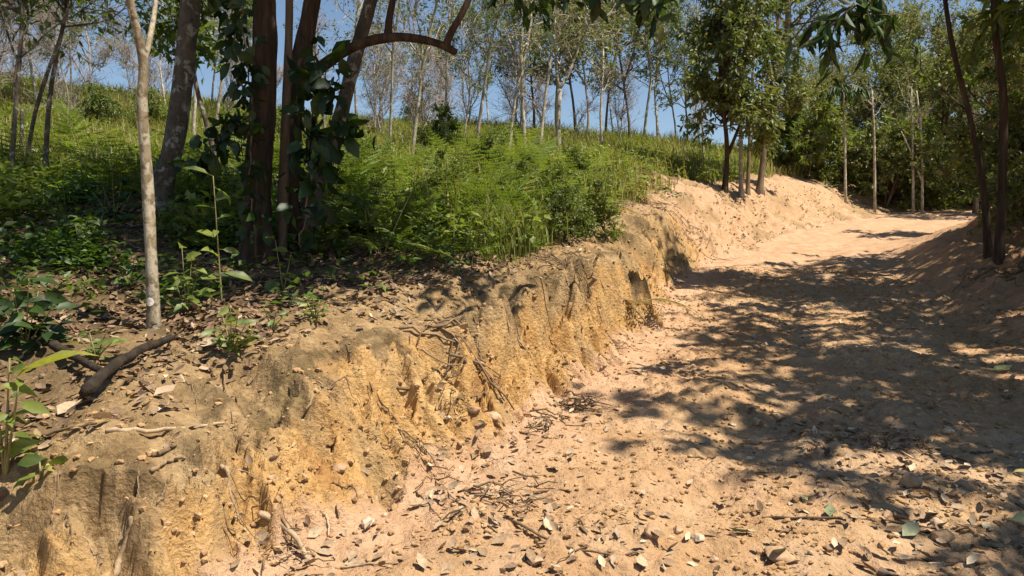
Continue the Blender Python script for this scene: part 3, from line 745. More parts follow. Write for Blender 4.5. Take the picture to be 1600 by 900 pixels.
for i, (px, row, px2, lab) in enumerate([(1322, 286, 1318, 'white straight pole stem with a drooping dark tuft of leaves'), (1368, 290, 1362, 'thin pale stem right of the white pole stem'), (1428, 290, 1424, 'pale stem in the middle of the forest edge'),
                                         (1442, 292, 1432, 'pale forked stem with a slanting fork at the forest edge'), (1528, 296, 1518, 'thin whitish stem behind the twin roadside stems')]):
    d = 25.5; b = at(px, row, d); b[2] = height(b[0], b[1])[0]
    rt = thing('pale_sapling', lab, 'sapling', b, 'pale stems at the forest edge')
    w = MB(); tw, lf = w, MB(); g = G(80 + i)
    tr = smooth_path([(0, 0, -.1), loc(px - 2, row - 70, d, b), loc(px2, row - 150, d, b)], 10)
    rough_trunk(w, tr, np.linspace(.045, .025, 10), 6, i, .08)
    if i == 3:
        w.tube(smooth_path([tr[2], loc(1420, 230, d, b), loc(1408, 205, d, b)], 6), np.linspace(.035, .015, 6), 5)
    top = tr[-1]
    if i == 0:
        for q in range(11):
            a = q * 2.4; P = grow_path(g, top, (math.cos(a), math.sin(a), .5), .75, 7, -.22, .06)
            w.tube(P, np.linspace(.01, .004, 7), 3)
            t_ = np.linspace(.2, 1, 9); O = np.array([on_path(P, v)[0] for v in t_]); D = np.array([on_path(P, v)[1] for v in t_])
            for sgn in (-1, 1):
                put_leaves(lf, O, D * .5 + np.cross(D, [0, 0, 1]) * sgn * .7 + [0, 0, -.5], .34, .09, LONG4, g, .6)
        lf.obj('crown', M['leaf_dark'], rt)
    else:
        crown_on(g, w, tw, lf, tr, .04, dict(SP_POLE, n1=6, l1=.8, f=(.6, 1), n2=3, n3=3))
        lf.obj('crown', M['leaf_mid'], rt)
    w.obj('trunk', M['pale_bark'], rt)

# ---- roadside trees on the right: two stems on the mound, others beyond the frame whose crowns shade the road
SP_ROAD = dict(n1=13, f=(.45, 1), l1=2.6, a1=68, n2=7, n3=5, l3=.5, nl=9, L=.19, W=.075, up=.01, tint=.4, flat=.55, droop=.4, taper=.3)
def road_tree(sd, P, rad, label, sp, bark='red_bark', leafm='leaf_mid', group='roadside trees on the right'):
    g = G(sd); b = np.array(P[0]); b[2] = height(b[0], b[1])[0]
    rt = thing('roadside_tree', label, 'tree', b, group)
    w = MB(); tw, lf = w, MB()
    pts = [np.array([0, 0, -.2])] + [np.array(p) - b for p in P[1:]]
    tr = smooth_path(pts, 18)
    rough_trunk(w, tr, np.linspace(rad, rad * .35, 18), 10, sd, .08, .3)
    crown_on(g, w, tw, lf, tr, rad, sp)
    return rt, w, tw, lf, b, g, tr
def finish(rt, w, tw, lf, bark='red_bark', leafm='leaf_mid'):
    w.obj('trunk', M[bark], rt); lf.obj('crown', M[leafm], rt)

b1 = base_on(1546, 402); b2 = base_on(1560, 405)
r1 = road_tree(41, [b1, at(1536, 290, b1[1]), at(1512, 170, b1[1]), at(1486, 60, b1[1]), at(1470, -80, b1[1]), at(1470, -330, b1[1])], .050, 'thinner left stem of the dark pair on the earth mound, leaning left', dict(SP_ROAD, n1=4, f=(.8, 1), l1=1.1, up=.10, nl=11))
finish(*r1[:4])
r2 = road_tree(42, [b2, at(1566, 290, b2[1]), at(1568, 150, b2[1]), at(1556, 60, b2[1]), at(1556, -40, b2[1]), at(1590, -180, b2[1]), at(1640, -380, b2[1] - .2)], .062, 'thicker right stem of the dark pair on the earth mound', dict(SP_ROAD, n1=13, f=(.74, 1), l1=1.6, up=.10, nl=11))
finish(*r2[:4])
for sd, (x, y, hh, l_) in zip((43, 44, 45, 46, 47, 48), ((6.7, 3.0, 6.8, 2.2), (7.1, 5.4, 7.2, 2.6), (8.4, 8.2, 7.2, 2.8), (10.0, 11.9, 7.4, 2.6), (13.6, 17.2, 7.5, 2.5), (10.4, 7.4, 8, 2.9))):
    r_ = road_tree(sd, [(x, y, 0), (x - .1, y, 3), (x - .2, y + .1, 5), (x - .3, y, hh)], .12, 'leafy roadside tree beyond the right edge shading the road', dict(SP_ROAD, n1=25, f=(.45, 1), l1=l_, nl=13))
    finish(*r_[:4])

# ---- left foreground: mottled trunks, the dark vine-hung group, the arching branch
SP_CAN = dict(n1=15, f=(.5, 1), l1=2.2, a1=58, n2=7, n3=5, l3=.5, nl=7, L=.16, W=.065, up=.09, up2=.06, tint=.4, flat=.55, droop=.35, taper=.3)
b = base_on(240, 515); d0 = b[1]
rt = thing('mottled_tree', 'slim white-mottled tree with a pale round mark near its foot', 'tree', b)
w = MB(); tw, lf = w, MB(); g = G(61)
pts = [(0, 0, -.12)] + [loc(p, r_, d0 + q, b) for p, r_, q in ((240, 500, 0), (236, 400, 0), (229, 265, .05), (222, 165, .05), (224, 100, .05), (212, 40, .0), (202, -10, -.05), (190, -160, -.1), (205, -420, 0), (210, -620, 0))]
tr = smooth_path(pts, 44)
rough_trunk(w, tr, np.interp(np.linspace(0, 1, 44), [0, .10, .4, 1], [.043, .036, .033, .018]), 14, 61, .07, .25)
Q = smooth_path([loc(224, 100, d0 + .05, b), loc(234, 60, d0 + .1, b), loc(245, -10, d0 + .3, b), loc(265, -200, d0 + .5, b)], 10)
w.tube(Q, np.linspace(.022, .014, 10), 6)
crown_on(g, w, tw, lf, tr, .05, dict(SP_CAN, n1=4, f=(.88, 1), l1=1.3, nl=5)); crown_on(g, w, tw, lf, Q, .03, dict(SP_CAN, n1=2, f=(.9, 1), l1=1.0, nl=5))
to = w.obj('trunk', M['mottled'], rt)
lf.obj('crown', M['leaf_mid'], rt)
# the pale round mark: a patch lying on the bark, turned to the camera
zmk = loc(241, 471, d0, b)[2]; ax = tr[int(np.argmin(np.abs(tr[:, 2] - zmk)))]
mc = np.array([ax[0], ax[1], zmk]); pm = MB(); RP = .0445; V = [mc + np.array([0, -RP, 0])]; nsg = 18
for ring, rr in ((1, .014), (2, .027)):
    for q in range(nsg):
        a = q * 2 * math.pi / nsg; u, v = rr * math.cos(a) * .95, rr * math.sin(a) * 1.05
        V.append(mc + np.array([u, -math.sqrt(max(RP ** 2 - u * u, 0)), v]))
tris = [(0, 1 + q, 1 + (q + 1) % nsg) for q in range(nsg)]
quads = [(1 + q, 1 + nsg + q, 1 + nsg + (q + 1) % nsg, 1 + (q + 1) % nsg) for q in range(nsg)]
pm.add(V, quads, tris, .5)
pm.obj('paint_mark', M['paint'], rt)

b = base_on(246, 330); d0 = b[1]
rt = thing('mottled_tree', 'thick grey-mottled leaning trunk behind the slim white-mottled tree', 'tree', b)
w = MB(); tw, lf = w, MB(); g = G(62)
tr = smooth_path([(0, 0, -.2)] + [loc(p, r_, d0, b) for p, r_ in ((252, 290), (270, 235), (282, 160), (290, 90), (297, 10), (306, -120), (300, -330), (300, -480))], 30)
rough_trunk(w, tr, np.interp(np.linspace(0, 1, 30), [0, .2, .6, 1], [.15, .115, .10, .06]), 14, 62, .06, .25)
crown_on(g, w, tw, lf, tr, .12, dict(SP_CAN, n1=9, f=(.82, 1), nl=4))
finish(rt, w, tw, lf, 'grey_bark', 'leaf_mid')

# slim group at the far left
for i, (px, row, pts, rad, lab) in enumerate([
        (14, 300, [(22, 200), (30, 100), (36, -10), (40, -250)], .032, 'dark slim stem nearest the left edge'),
        (36, 280, [(52, 190), (72, 120), (100, 40), (120, -60), (150, -260)], .032, 'slim stem leaning right in the left group'),
        (68, 292, [(76, 170), (88, 90), (104, 10), (115, -90), (118, -260)], .032, 'lichen-pale slim stem at the right of the left group'),
        (30, 268, [(34, 215), (34, 170)], .032, 'short broken dark stump in the left group of stems'),
        (110, 190, [(111, 120), (110, 50), (122, -40)], .032, 'thin pale stem at the back of the left group')]):
    b = base_on(px, row); d0 = b[1]
    rt = thing('slim_tree' if i != 3 else 'broken_stem', lab, 'tree' if i != 3 else 'stump', b, 'slim stems at the left edge')
    w = MB(); tw, lf = w, MB(); g = G(65 + i)
    tr = smooth_path([(0, 0, -.15)] + [loc(p, r_, d0, b) for p, r_ in pts], 18)
    rough_trunk(w, tr, np.linspace(rad, rad * (.45 if i != 3 else .85), 18), 9, 65 + i, .06, .2)
    if i != 3:
        crown_on(g, w, tw, lf, tr, rad, dict(SP_CAN, n1=10, f=(.5, 1), l1=1.3, n2=7, nl=2, L=.12, W=.05))
        lf.obj('crown', M['leaf_mid'], rt)
    w.obj('trunk', M['grey_bark'], rt)

# the dark group
b = base_on(405, 408); d0 = b[1]
rt = thing('dark_tree', 'dark red-brown thick trunk hung with a climbing vine', 'tree', b)
w = MB(); tw, lf = w, MB(); g = G(71)
tr = smooth_path([(0, 0, -.2)] + [loc(p, r_, d0, b) for p, r_ in ((402, 360), (404, 260), (411, 160), (414, 60), (411, -40), (405, -180), (420, -420), (425, -560))], 32)
rough_trunk(w, tr, np.interp(np.linspace(0, 1, 32), [0, .15, .5, 1], [.15, .115, .105, .06]), 14, 71, .08, .35)
crown_on(g, w, tw, lf, tr, .1, dict(SP_CAN, n1=11, f=(.84, 1), l1=2.0, nl=5))
finish(rt, w, tw, lf, 'red_bark', 'leaf_dark')
TR_DARK, B_DARK = tr, b

b = base_on(440, 402); d0 = b[1]
rt = thing('slim_tree', 'thin grey-brown stem standing between the dark trunks', 'tree', b)
w = MB(); tw, lf = w, MB(); g = G(72)
tr = smooth_path([(0, 0, -.2)] + [loc(p, r_, d0, b) for p, r_ in ((442, 330), (444, 230), (449, 120), (452, 20), (450, -90), (440, -300))], 24)
rough_trunk(w, tr, np.linspace(.046, .03, 24), 9, 72, .08, .2)
crown_on(g, w, tw, lf, tr, .05, dict(SP_CAN, n1=5, f=(.85, 1), l1=1.2))
finish(rt, w, tw, lf, 'brown_bark', 'leaf_mid')

b = base_on(448, 400) + np.array([.12, .25, .03]); d0 = b[1]
rt = thing('arching_tree', 'dark tree sending out a long bent arching branch over the slope', 'tree', b)
w = MB(); tw, lf = w, MB(); g = G(73)
tr = smooth_path([(0, 0, -.2)] + [loc(p, r_, d0, b) for p, r_ in ((452, 330), (456, 230), (462, 140), (474, 70), (488, 0), (500, -100), (520, -360), (530, -520))], 30)
rough_trunk(w, tr, np.interp(np.linspace(0, 1, 30), [0, .15, .5, 1], [.12, .10, .085, .05]), 13, 73, .08, .35)
crown_on(g, w, tw, lf, tr, .09, dict(SP_CAN, n1=11, f=(.83, 1), l1=2.0, nl=5))
ar = smooth_path([loc(p, r_, d0 + q, b) for p, r_, q in ((462, 150, 0), (485, 120, -.1), (520, 92, -.2), (560, 70, -.3), (605, 59, -.35), (650, 60, -.4), (690, 70, -.4), (712, 82, -.4))], 34)
rough_trunk(w, ar, np.interp(np.linspace(0, 1, 34), [0, .4, 1], [.058, .046, .030]), 10, 74, .08)
u1 = smooth_path([loc(p, r_, d0 - .4, b) for p, r_ in ((697, 72), (705, 50), (722, 20), (738, -20), (760, -150), (790, -330), (800, -480))], 14)
rough_trunk(w, u1, np.linspace(.034, .02, 14), 8, 75, .06)
u2 = smooth_path([loc(p, r_, d0 - .35, b) for p, r_ in ((606, 58), (608, 30), (614, -10), (612, -120), (625, -300), (630, -460))], 12)
rough_trunk(w, u2, np.linspace(.036, .02, 12), 8, 76, .06)
crown_on(g, w, tw, lf, u1, .03, dict(SP_CAN, n1=13, f=(.66, 1), l1=1.9)); crown_on(g, w, tw, lf, u2, .03, dict(SP_CAN, n1=17, f=(.66, 1), l1=2.3))
# an outer limb whose tip hangs into view high above the road
hb = smooth_path([u1[9], loc(850, -230, d0 - 1.0, b), loc(930, -110, d0 - 1.6, b), loc(960, -30, d0 - 1.8, b), loc(985, 8, d0 - 1.9, b)], 16)
w.tube(hb, np.linspace(.022, .006, 16), 6)
crown_on(g, w, tw, lf, hb, .03, dict(SP_CAN, n1=12, f=(.02, .40), l1=1.15, up=.16))  # unseen leaves above the frame, added to deepen the shade under the left trees
finish(rt, w, tw, lf, 'red_bark', 'leaf_dark')
sp = MB(); st = MB()
for q in range(9):
    p, dd = on_path(hb, .70 + .30 * q / 8)
    tip = p + np.array([g.uniform(-.22, .32), g.uniform(-.2, .2), g.uniform(-.16, .03)])
    P = smooth_path([p, (p + tip) / 2 + [0, 0, .05], tip], 5); st.tube(P, [.005, .004, .004, .003, .002], 3)
    O = np.array([on_path(P, v)[0] for v in np.linspace(.4, 1, 6)])
    put_leaves(sp, O, g.standard_normal((6, 3)) * .6 + [.1, 0, -.75], .19, .075, LEAF8, g, .45)
ob = sp.obj('leaf_spray', M['leaf_dark'], rt); st.obj('leaf_stalks', M['brown_bark'], rt)

b = base_on(468, 385); d0 = b[1]
rt = thing('leaning_tree', 'grey-barked trunk leaning right behind the arching branch', 'tree', b)
w = MB(); tw, lf = w, MB(); g = G(77)
tr = smooth_path([(0, 0, -.2)] + [loc(p, r_, d0 + q, b) for p, r_, q in ((482, 330, .1), (500, 275, .2), (522, 222, .3), (540, 150, .35), (560, 70, .4), (583, -10, .4), (610, -120, .5), (630, -330, .6), (640, -480, .7))], 28)
rough_trunk(w, tr, np.interp(np.linspace(0, 1, 28), [0, .2, 1], [.095, .082, .05]), 12, 77, .08, .3)
crown_on(g, w, tw, lf, tr, .08, dict(SP_CAN, n1=9, f=(.84, 1), l1=1.8, nl=5))
finish(rt, w, tw, lf, 'grey_bark', 'leaf_mid')

b = base_on(347, 300); d0 = b[1]
rt = thing('slanting_stem', 'thin dark slanting stem left of the vine-hung trunk', 'sapling', b)
w = MB(); tw, lf = w, MB()
tr = smooth_path([(0, 0, -.1)] + [loc(p, r_, d0, b) for p, r_ in ((330, 220), (308, 140), (296, 60), (290, -60))], 12)
rough_trunk(w, tr, np.linspace(.04, .02, 12), 7, 78, .08); crown_on(G(78), w, tw, lf, tr, .04, dict(SP_CAN, n1=5, f=(.6, 1), l1=.9))
finish(rt, w, tw, lf, 'grey_bark', 'leaf_mid')

# climbing vines
def vine(label, base, stems, L, n, sd, spread, mat='leaf_dark'):
    g = G(sd); rt = thing('climbing_vine', label, 'vine', base, 'vines on the dark trunks')
    st, lf = MB(), MB()
    for P in stems:
        Q = smooth_path(np.array(P) - base, 24); Q += g.normal(0, .012, Q.shape)
        st.tube(Q, np.linspace(.011, .005, 24), 5)
        m = n // len(stems)
        O = np.array([on_path(Q, f)[0] for f in g.uniform(.05, 1, m)]) + g.normal(0, spread, (m, 3)) * [1, .6, .6]
        Lv = L * g.uniform(.45, 1.15, m)
        put_leaves(lf, O, g.standard_normal((m, 3)) * .6 + [0, -.2, -.7], Lv, Lv * .6, LEAF8, g, .25, np.clip(g.normal(.35, .18, m), 0, .9), (0, -.7, .5))
    st.obj('vine_stem', M['brown_bark'], rt); lf.obj('vine_leaves', M[mat], rt)
dd = B_DARK[1] - .22
vine('heart-leaved vine trailing down the left side of the thick dark trunk', at(398, 400, dd), [[at(398, 400, dd), at(392, 300, dd), at(392, 180, dd), at(385, 60, dd), at(372, -40, dd)], [at(392, 200, dd), at(375, 110, dd), at(365, 30, dd), at(360, -30, dd)],
     [at(392, 210, dd), at(360, 190, dd - .05), at(335, 225, dd - .1), at(290, 262, dd - .15)]], .15, 330, 81, .07)
dd2 = d0 - .9
vine('large-leaved creeper bunched between the arching branch and leaning trunk', at(470, 392, dd - .1), [[at(468, 392, dd), at(480, 320, dd), at(492, 240, dd), at(500, 170, dd), at(512, 100, dd)], [at(480, 300, dd), at(500, 240, dd), at(530, 200, dd), at(548, 185, dd)],
     [at(475, 260, dd), at(488, 180, dd), at(490, 110, dd), at(500, 70, dd)]], .21, 200, 82, .11)

# the drooping dark spray at the top right: end of a limb of the tree beyond the right edge
g = G(83); p0 = np.array([8.0, 5.8, 5.2]); hb = smooth_path([p0, at(1700, -260, 6.2), at(1520, -140, 6.0), at(1400, -40, 5.9), at(1340, 5, 5.8), at(1300, 40, 5.8)], 20)
rt = thing('leafy_branch', 'dark drooping leafy branch hanging in from above at the top right', 'branch', p0)
w, lf = MB(), MB(); w.tube(hb - p0, np.linspace(.04, .007, 20), 6)
for q in range(15):
    p, d_ = on_path(hb - p0, .62 + .38 * q / 14)
    P = grow_path(g, p, (g.normal(0, .7), g.normal(0, .5), -.35), g.uniform(.25, .55), 5, -.12, .15)
    w.tube(P, np.linspace(.006, .002, 5), 3)
    O = np.array([on_path(P, v)[0] for v in np.linspace(.15, 1, 9)])
    put_leaves(lf, O, g.standard_normal((9, 3)) * .5 + [0, 0, -.6], .17, .055, LONG4, g, .4)
w.obj('twigs', M['brown_bark'], rt); lf.obj('leaf_spray', M['leaf_dark'], rt)

# ------------------------------------------------------------------ grass and low cover
def grass_field(name, label, g, n, region, hgt, wid, mat, dens=None, tintm=.45):
    x = g.uniform(region[0], region[1], n); y = region[2] + (region[3] - region[2]) * g.uniform(0, 1, n) ** region[4]
    z, t, mr, bare, dc, df = terrain(x, y)
    ok = (t >= 1) & (dc > .2) & (g.uniform(0, 1, n) > bare * 1.05)
    ok &= np.abs(x / y) < .85
    if dens is not None: ok &= g.uniform(0, 1, n) < dens(x, y, dc)
    x, y, z = x[ok], y[ok], z[ok]; m = len(x)
    clump = .55 + .9 * np.clip(.5 + noise(x, y, 1.2, 201), 0, 1)
    h = g.uniform(hgt[0], hgt[1], m) * clump
    a = g.uniform(0, 6.283, m); lean = g.uniform(.15, .75, m)
    dx, dy = np.cos(a), np.sin(a)
    wv = g.uniform(wid[0], wid[1], m) * (1 + y / 22)
    px_, py_ = -dy * wv / 2, dx * wv / 2
    B = np.stack([x, y, z - .02], 1)
    V = np.empty((m, 5, 3)); Wv = np.stack([px_, py_, np.zeros(m)], 1)
    mid = B + np.stack([dx * lean * h * .3, dy * lean * h * .3, h * .62], 1)
    tip = B + np.stack([dx * lean * h, dy * lean * h, h * (1 - .25 * lean)], 1)
    V[:, 0] = B - Wv; V[:, 1] = B + Wv; V[:, 2] = mid - Wv * .8; V[:, 3] = mid + Wv * .8; V[:, 4] = tip
    off = (np.arange(m) * 5)[:, None]
    tint = np.clip(g.normal(tintm, .2, m) + .35 * noise(x, y, 2.5, 203), 0, 1)
    mb = MB().add(V.reshape(-1, 3), np.array([[0, 1, 3, 2]]) + off, np.array([[2, 3, 4]]) + off, np.repeat(tint, 5))
    o = mb.obj(name, M[mat]); tag(o, label, 'grass', kind='stuff')

def slope_d(x, y, dc):
    shade = sstep(-.30, -.05, x / y) * .9 + .1
    near = sstep(6.8, 9.5, y) * (1 - (1 - shade) * (1 - sstep(8.5, 11, y))) * (.45 + .55 * sstep(9, 14, y))
    return np.clip(near, 0, 1) * (.35 + .65 * sstep(-.25, .2, noise(x, y, 1.6, 207)))
grass_field('grass', 'sunlit yellow green grass covering the hillside', G(91), 420000, (-26, 24, 6.2, 40, 1.15), (.18, .62), (.006, .012), 'grass', slope_d, .62)
def crest_d(x, y, dc): return sstep(.2, .35, dc) * (1 - sstep(.9, 1.5, dc)) * sstep(6.6, 7.2, y) * (1 - sstep(9, 10.5, y))
grass_field('grass', 'thick fresh grass overhanging the crest of the cut bank', G(92), 13000, (-.3, 2.2, 6.6, 11, 1), (.15, .5), (.006, .011), 'grass', crest_d, .35)

def herb_cover(g, n, region, dens, L, mat, label, hmax=.35):
    x = g.uniform(region[0], region[1], n); y = region[2] + (region[3] - region[2]) * g.uniform(0, 1, n) ** region[4]
    z, t, mr, bare, dc, df = terrain(x, y)
    ok = (t >= 1) & (dc > .3) & (g.uniform(0, 1, n) < dens(x, y, dc)) & (g.uniform(0, 1, n) > bare)
    x, y, z = x[ok], y[ok], z[ok]; m = len(x)
    k = 7; O = np.repeat(np.stack([x, y, z], 1), k, 0) + g.normal(0, .06, (m * k, 3)) * [1, 1, 0]
    O[:, 2] += np.repeat(g.uniform(.05, hmax, m), k) * g.uniform(.2, 1, m * k)
    D = g.standard_normal((m * k, 3)) * [1, 1, .45] + [0, 0, .1]
    mb = MB(); put_leaves(mb, O, D, L, L * .5, LEAF4, g, .7)
    o = mb.obj('ground_cover', M[mat]); tag(o, label, 'ground cover', kind='stuff')
herb_cover(G(93), 26000, (-9, 0, 5.2, 13, 1.2), lambda x, y, dc: .7 * sstep(.12, .40, noise(x, y, .9, 211)) * sstep(1.5, 3.4, dc) + .025, .085, 'herb', 'dark low leafy undergrowth in the shade under the trees')
herb_cover(G(94), 78000, (-22, 20, 7.2, 36, 1.35), lambda x, y, dc: .85 * sstep(-.3, .15, noise(x, y, 1.6, 213)), .12, 'leaf_bright', 'bright leafy weeds among the hillside grass', .45)

# ------------------------------------------------------------------ ferns
def fern_mesh(g, nf, L, mat, name, label, dead=False):
    rt = thing(name, label, 'fern', (0, 0, 0)); st, lf = MB(), MB()
    for i in range(nf):
        a = i * 2.399 + g.normal(0, .25); el = g.uniform(.85, 1.4) if not dead else .6
        P = grow_path(g, (g.normal(0, .05), g.normal(0, .05), -.03), (math.cos(a) * math.cos(el), math.sin(a) * math.cos(el), math.sin(el)), L * g.uniform(.65, 1.15), 14, -.02, .05)
        # the stalk stands, the blade bends over
        bend = np.linspace(0, 1, 14) ** 2.2; out = np.array([math.cos(a), math.sin(a), 0])
        P = P + bend[:, None] * (out * L * .26 + np.array([0, 0, -L * (.20 if not dead else .7)]))
        st.tube(P, np.linspace(.006, .002, 14), 3, .6)
        O, D, Ls, Ws = [], [], [], []
        for f in np.linspace(.34, .985, 10):
            p, d = on_path(P, f); sd = unit(np.cross(d, [0, 0, 1])); nrm = np.cross(sd, d)
            pl = L * .36 * (1 - (f - .36) / .66) ** .75 * g.uniform(.85, 1.1)
            for sg in (-1, 1):
                pd = unit(sd * sg + d * .40 + np.array([0, 0, -.14]) + g.normal(0, .06, 3))
                nseg = max(4, int(pl / .026))
                for h in np.linspace(.10, 1, nseg):
                    q = p + pd * pl * h; wv = pl * .15 * (1.12 - h)
                    pp = unit(np.cross(pd, nrm))
                    for s2 in (-1, 1):
                        O.append(q); D.append(pp * s2 + pd * .55); Ls.append(wv + .010); Ws.append(.027)
        O, D = np.array(O), np.array(D)
        nf_ = unit(np.cross(D, np.cross([0, 0, 1], D)) + [0, 0, .3])
        Y = unit(np.cross(nf_, D)); Dn = unit(D); Z = np.cross(Dn, Y)
        lf.stamp(*LEAF4, O, Dn, Y, Z, np.array(Ls), np.array(Ws), np.clip(np.clip(g.normal(.5, .22), .05, .95) + g.normal(0, .06, len(O)), 0, 1))
    st.obj('stalk', M['stem'], rt); lf.obj('frond', M[mat], rt)
    return rt
fern_stock = Stock([fern_mesh(G(600 + i), 6 + i, 1.0, 'fern', 'fern', 'fern') for i in range(4)])
young_fern = Stock([fern_mesh(G(610), 4, .5, 'fern', 'fern', 'fern')])
gf = G(620)
cnt = 0
for px0, px1, r0, r1, n, s in ((560, 945, 300, 378, 24, .95), (560, 900, 262, 305, 16, 1.05), (300, 560, 255, 330, 10, 1.0), (0, 230, 250, 330, 8, 1.0), (680, 860, 240, 262, 8, 1.1)):
    for i in range(n):
        px = px0 + (px1 - px0) * ((i + .5) / n) + gf.normal(0, 12); row = gf.uniform(r0, r1)
        b = base_on(px, row)
        if terrain(b[:1], b[1:2])[4][0] < .3: continue
        fern_stock.put(b, gf.uniform(0, 6.28), s * gf.uniform(.6, 1.3), 'bracken fern with arching green fronds on the grassy slope', 'bracken ferns on the slope')
for px, row, s, lab in ((135, 262, 1.5, 'broad dark fern standing between the left stems and the slim mottled tree'), (165, 275, 1.3, 'smaller dark fern touching the broad dark fern')):
    fern_stock.put(base_on(px, row), gf.uniform(0, 6.28), s, lab, 'bracken ferns on the slope')
for px, row, s, lab in ((722, 415, 1.1, 'small upright bright fern at the lip of the litter bank'), (645, 402, 1.0, 'small low sunlit fern left of the upright bright fern'), (690, 408, .8, 'tiny fern close beside the upright bright fern'), (595, 398, .9, 'small fern frond at the edge of the litter near the dark trunks')):
    young_fern.put(base_on(px, row), gf.uniform(0, 6.28), s, lab, 'young ferns at the litter edge')
b = at(990, 415, base_on(985, 470)[1] + .1); b[2] = height(b[0], b[1])[0] + .05
df_ = fern_mesh(G(630), 8, .6, 'dead_fern', 'dead_fern', 'withered brown fern hanging on the end of the cut bank', True); df_.location = tuple(b)

for i, (px, row, s_) in enumerate([(585, 365, .35), (625, 330, .45), (668, 358, .4), (705, 322, .5), (748, 345, .45), (790, 360, .4), (822, 330, .5), (860, 352, .5), (905, 350, .55), (925, 372, .45), (880, 378, .4), (640, 290, .6), (760, 300, .6), (840, 290, .6), (900, 305, .55),
                                   (520, 300, .5), (150, 205, .9), (230, 215, .8), (420, 230, .8), (560, 275, .6), (380, 265, .7), (655, 195, .9), (700, 250, .8)]):
    if i in (1, 4, 8, 11, 13): continue
    bush_stock.put(base_on(px, row), face_rz(i + 7), s_ * .8, 'small leafy bush growing among the ferns and grass of the slope', 'small bushes on the slope', which=(0, 2)[i % 2])
# ------------------------------------------------------------------ broad-leaved plants near the camera
def herb(label, px, row, tops, L, mat, sd, n=10, wid=.5, group='leafy plants on the bank', name='leafy_plant', rs=.006, cat='plant', base=None):
    """stems to the given pixel tops, leaves in pairs along them"""
    g = G(sd); b = base_on(px, row) if base is None else base; d0 = b[1]
    rt = thing(name, label, cat, b, group); st, lf = MB(), MB()
    for (tx, ty) in tops:
        Q = smooth_path([np.zeros(3) - [0, 0, .03], loc((px * 2 + tx) / 3, (row * 2 + ty) / 3, d0 - .02, b), loc(tx, ty, d0 - .05 + g.normal(0, .06), b)], 10)
        st.tube(Q, np.linspace(rs, rs * .4, 10), 5, .6)
        f = np.linspace(.3, 1, n); O = np.array([on_path(Q, v)[0] for v in f])
        ang = np.arange(n) * 2.2 + g.uniform(0, 6)
        D = np.stack([np.cos(ang), np.sin(ang), g.uniform(-.45, .5, n)], 1)
        O2 = O + D * L * .18
        for a_, b_ in zip(O, O2): st.tube(np.array([a_, (a_ + b_) / 2, b_]), rs * .3, 3, .5)
        put_leaves(lf, O2, D, L, L * wid, LEAF8, g, .72, None, (.25, -.55, .75))
    st.obj('stem', M['stem'], rt); lf.obj('leaves', M[mat], rt)
    return rt
herb('tall thin sapling with paired leaves in front of the vine-hung trunk', 347, 478, [(333, 275)], .17, 'leaf_bright', 101, 13, .42, name='sapling', rs=.008)
herb('light green broad-leaved plant between the mottled tree and tall sapling', 292, 492, [(284, 385), (300, 400), (270, 430), (310, 425)], .12, 'leaf_bright', 102, 6, .55)
herb('bushy seedling clump at the lip of the bank below the tall sapling', 362, 548, [(348, 495), (372, 490), (385, 505), (338, 510), (360, 480), (395, 520)], .09, 'leaf_bright', 103, 7, .42)
herb('single stem with a few broad leaves before the dark trunks', 443, 455, [(430, 375), (455, 395)], .13, 'leaf_mid', 104, 4, .7)
herb('dark bushy plant at the left edge in the shade', 40, 545, [(20, 450), (60, 455), (5, 470), (85, 475), (45, 435), (100, 500), (-20, 440)], .14, 'leaf_dark', 105, 9, .5)
herb('low dark leafy plant left of the mottled tree', 150, 560, [(140, 520), (165, 522), (125, 530), (175, 535)], .09, 'leaf_mid', 106, 5, .5)
herb('upright yellow-green plant cut by the left edge near the bottom', 8, 745, [(15, 560), (28, 610), (-12, 580)], .115, 'leaf_bright', 107, 9, .45, rs=.009)
herb('small two-leaved seedling on bare soil by the left edge', 64, 742, [(60, 705), (75, 715)], .08, 'leaf_bright', 108, 4, .6)
herb('shaded seedling before the leaf litter left of the mottled tree', 125, 400, [(118, 350), (135, 345), (150, 352)], .10, 'leaf_mid', 109, 6, .5)
herb('small sunlit seedling right of the mottled tree among dry leaves', 330, 455, [(322, 425), (340, 432)], .07, 'leaf_bright', 110, 5, .5)
herb('grassy seedling tuft on the litter below the dark trunks', 490, 498, [(480, 470), (500, 468), (488, 462), (508, 478)], .08, 'leaf_bright', 111, 6, .3)
herb('twiggy seedling on the bank lip left of centre', 425, 515, [(412, 480), (432, 485), (442, 495)], .07, 'leaf_mid', 112, 5, .45)
herb('dark shrub behind the slim mottled tree', 180, 350, [(160, 290), (190, 280), (205, 300), (175, 270), (145, 300)], .13, 'leaf_dark', 113, 8, .5)
herb('leafy weed under the ferns near the centre', 640, 418, [(630, 385), (650, 380), (665, 390), (618, 395)], .08, 'leaf_bright', 114, 6, .5)
# one long yellowing leaf of the plant at the left edge
b = base_on(8, 745); g = G(115); mb = MB()
P0 = at(25, 590, b[1] - .05)
put_leaves(mb, np.array([P0]), np.array([[.9, -.1, .45]]), .3, .075, LEAF8, g, .9, np.array([.9]))
ld = mb.obj('leaf', M['leaf_bright'], [o for o in bpy.data.objects if o.get('label', '').startswith('upright yellow-green')][0])
ld.data.transform(__import__('mathutils').Matrix.Translation(tuple(-b)))
ld['label'] = 'long yellow-green leaf reaching right'

for i, (px, row, s_) in enumerate([(610, 345, 1.1), (700, 300, 1.2), (775, 335, 1.0), (850, 300, 1.2), (560, 300, 1.2), (930, 330, 1.3), (960, 300, 1.5)]):
    dup(df_, base_on(px, row), face_rz(i), s_, 'withered brown fern standing among the green ferns of the slope', 'withered ferns among the green')
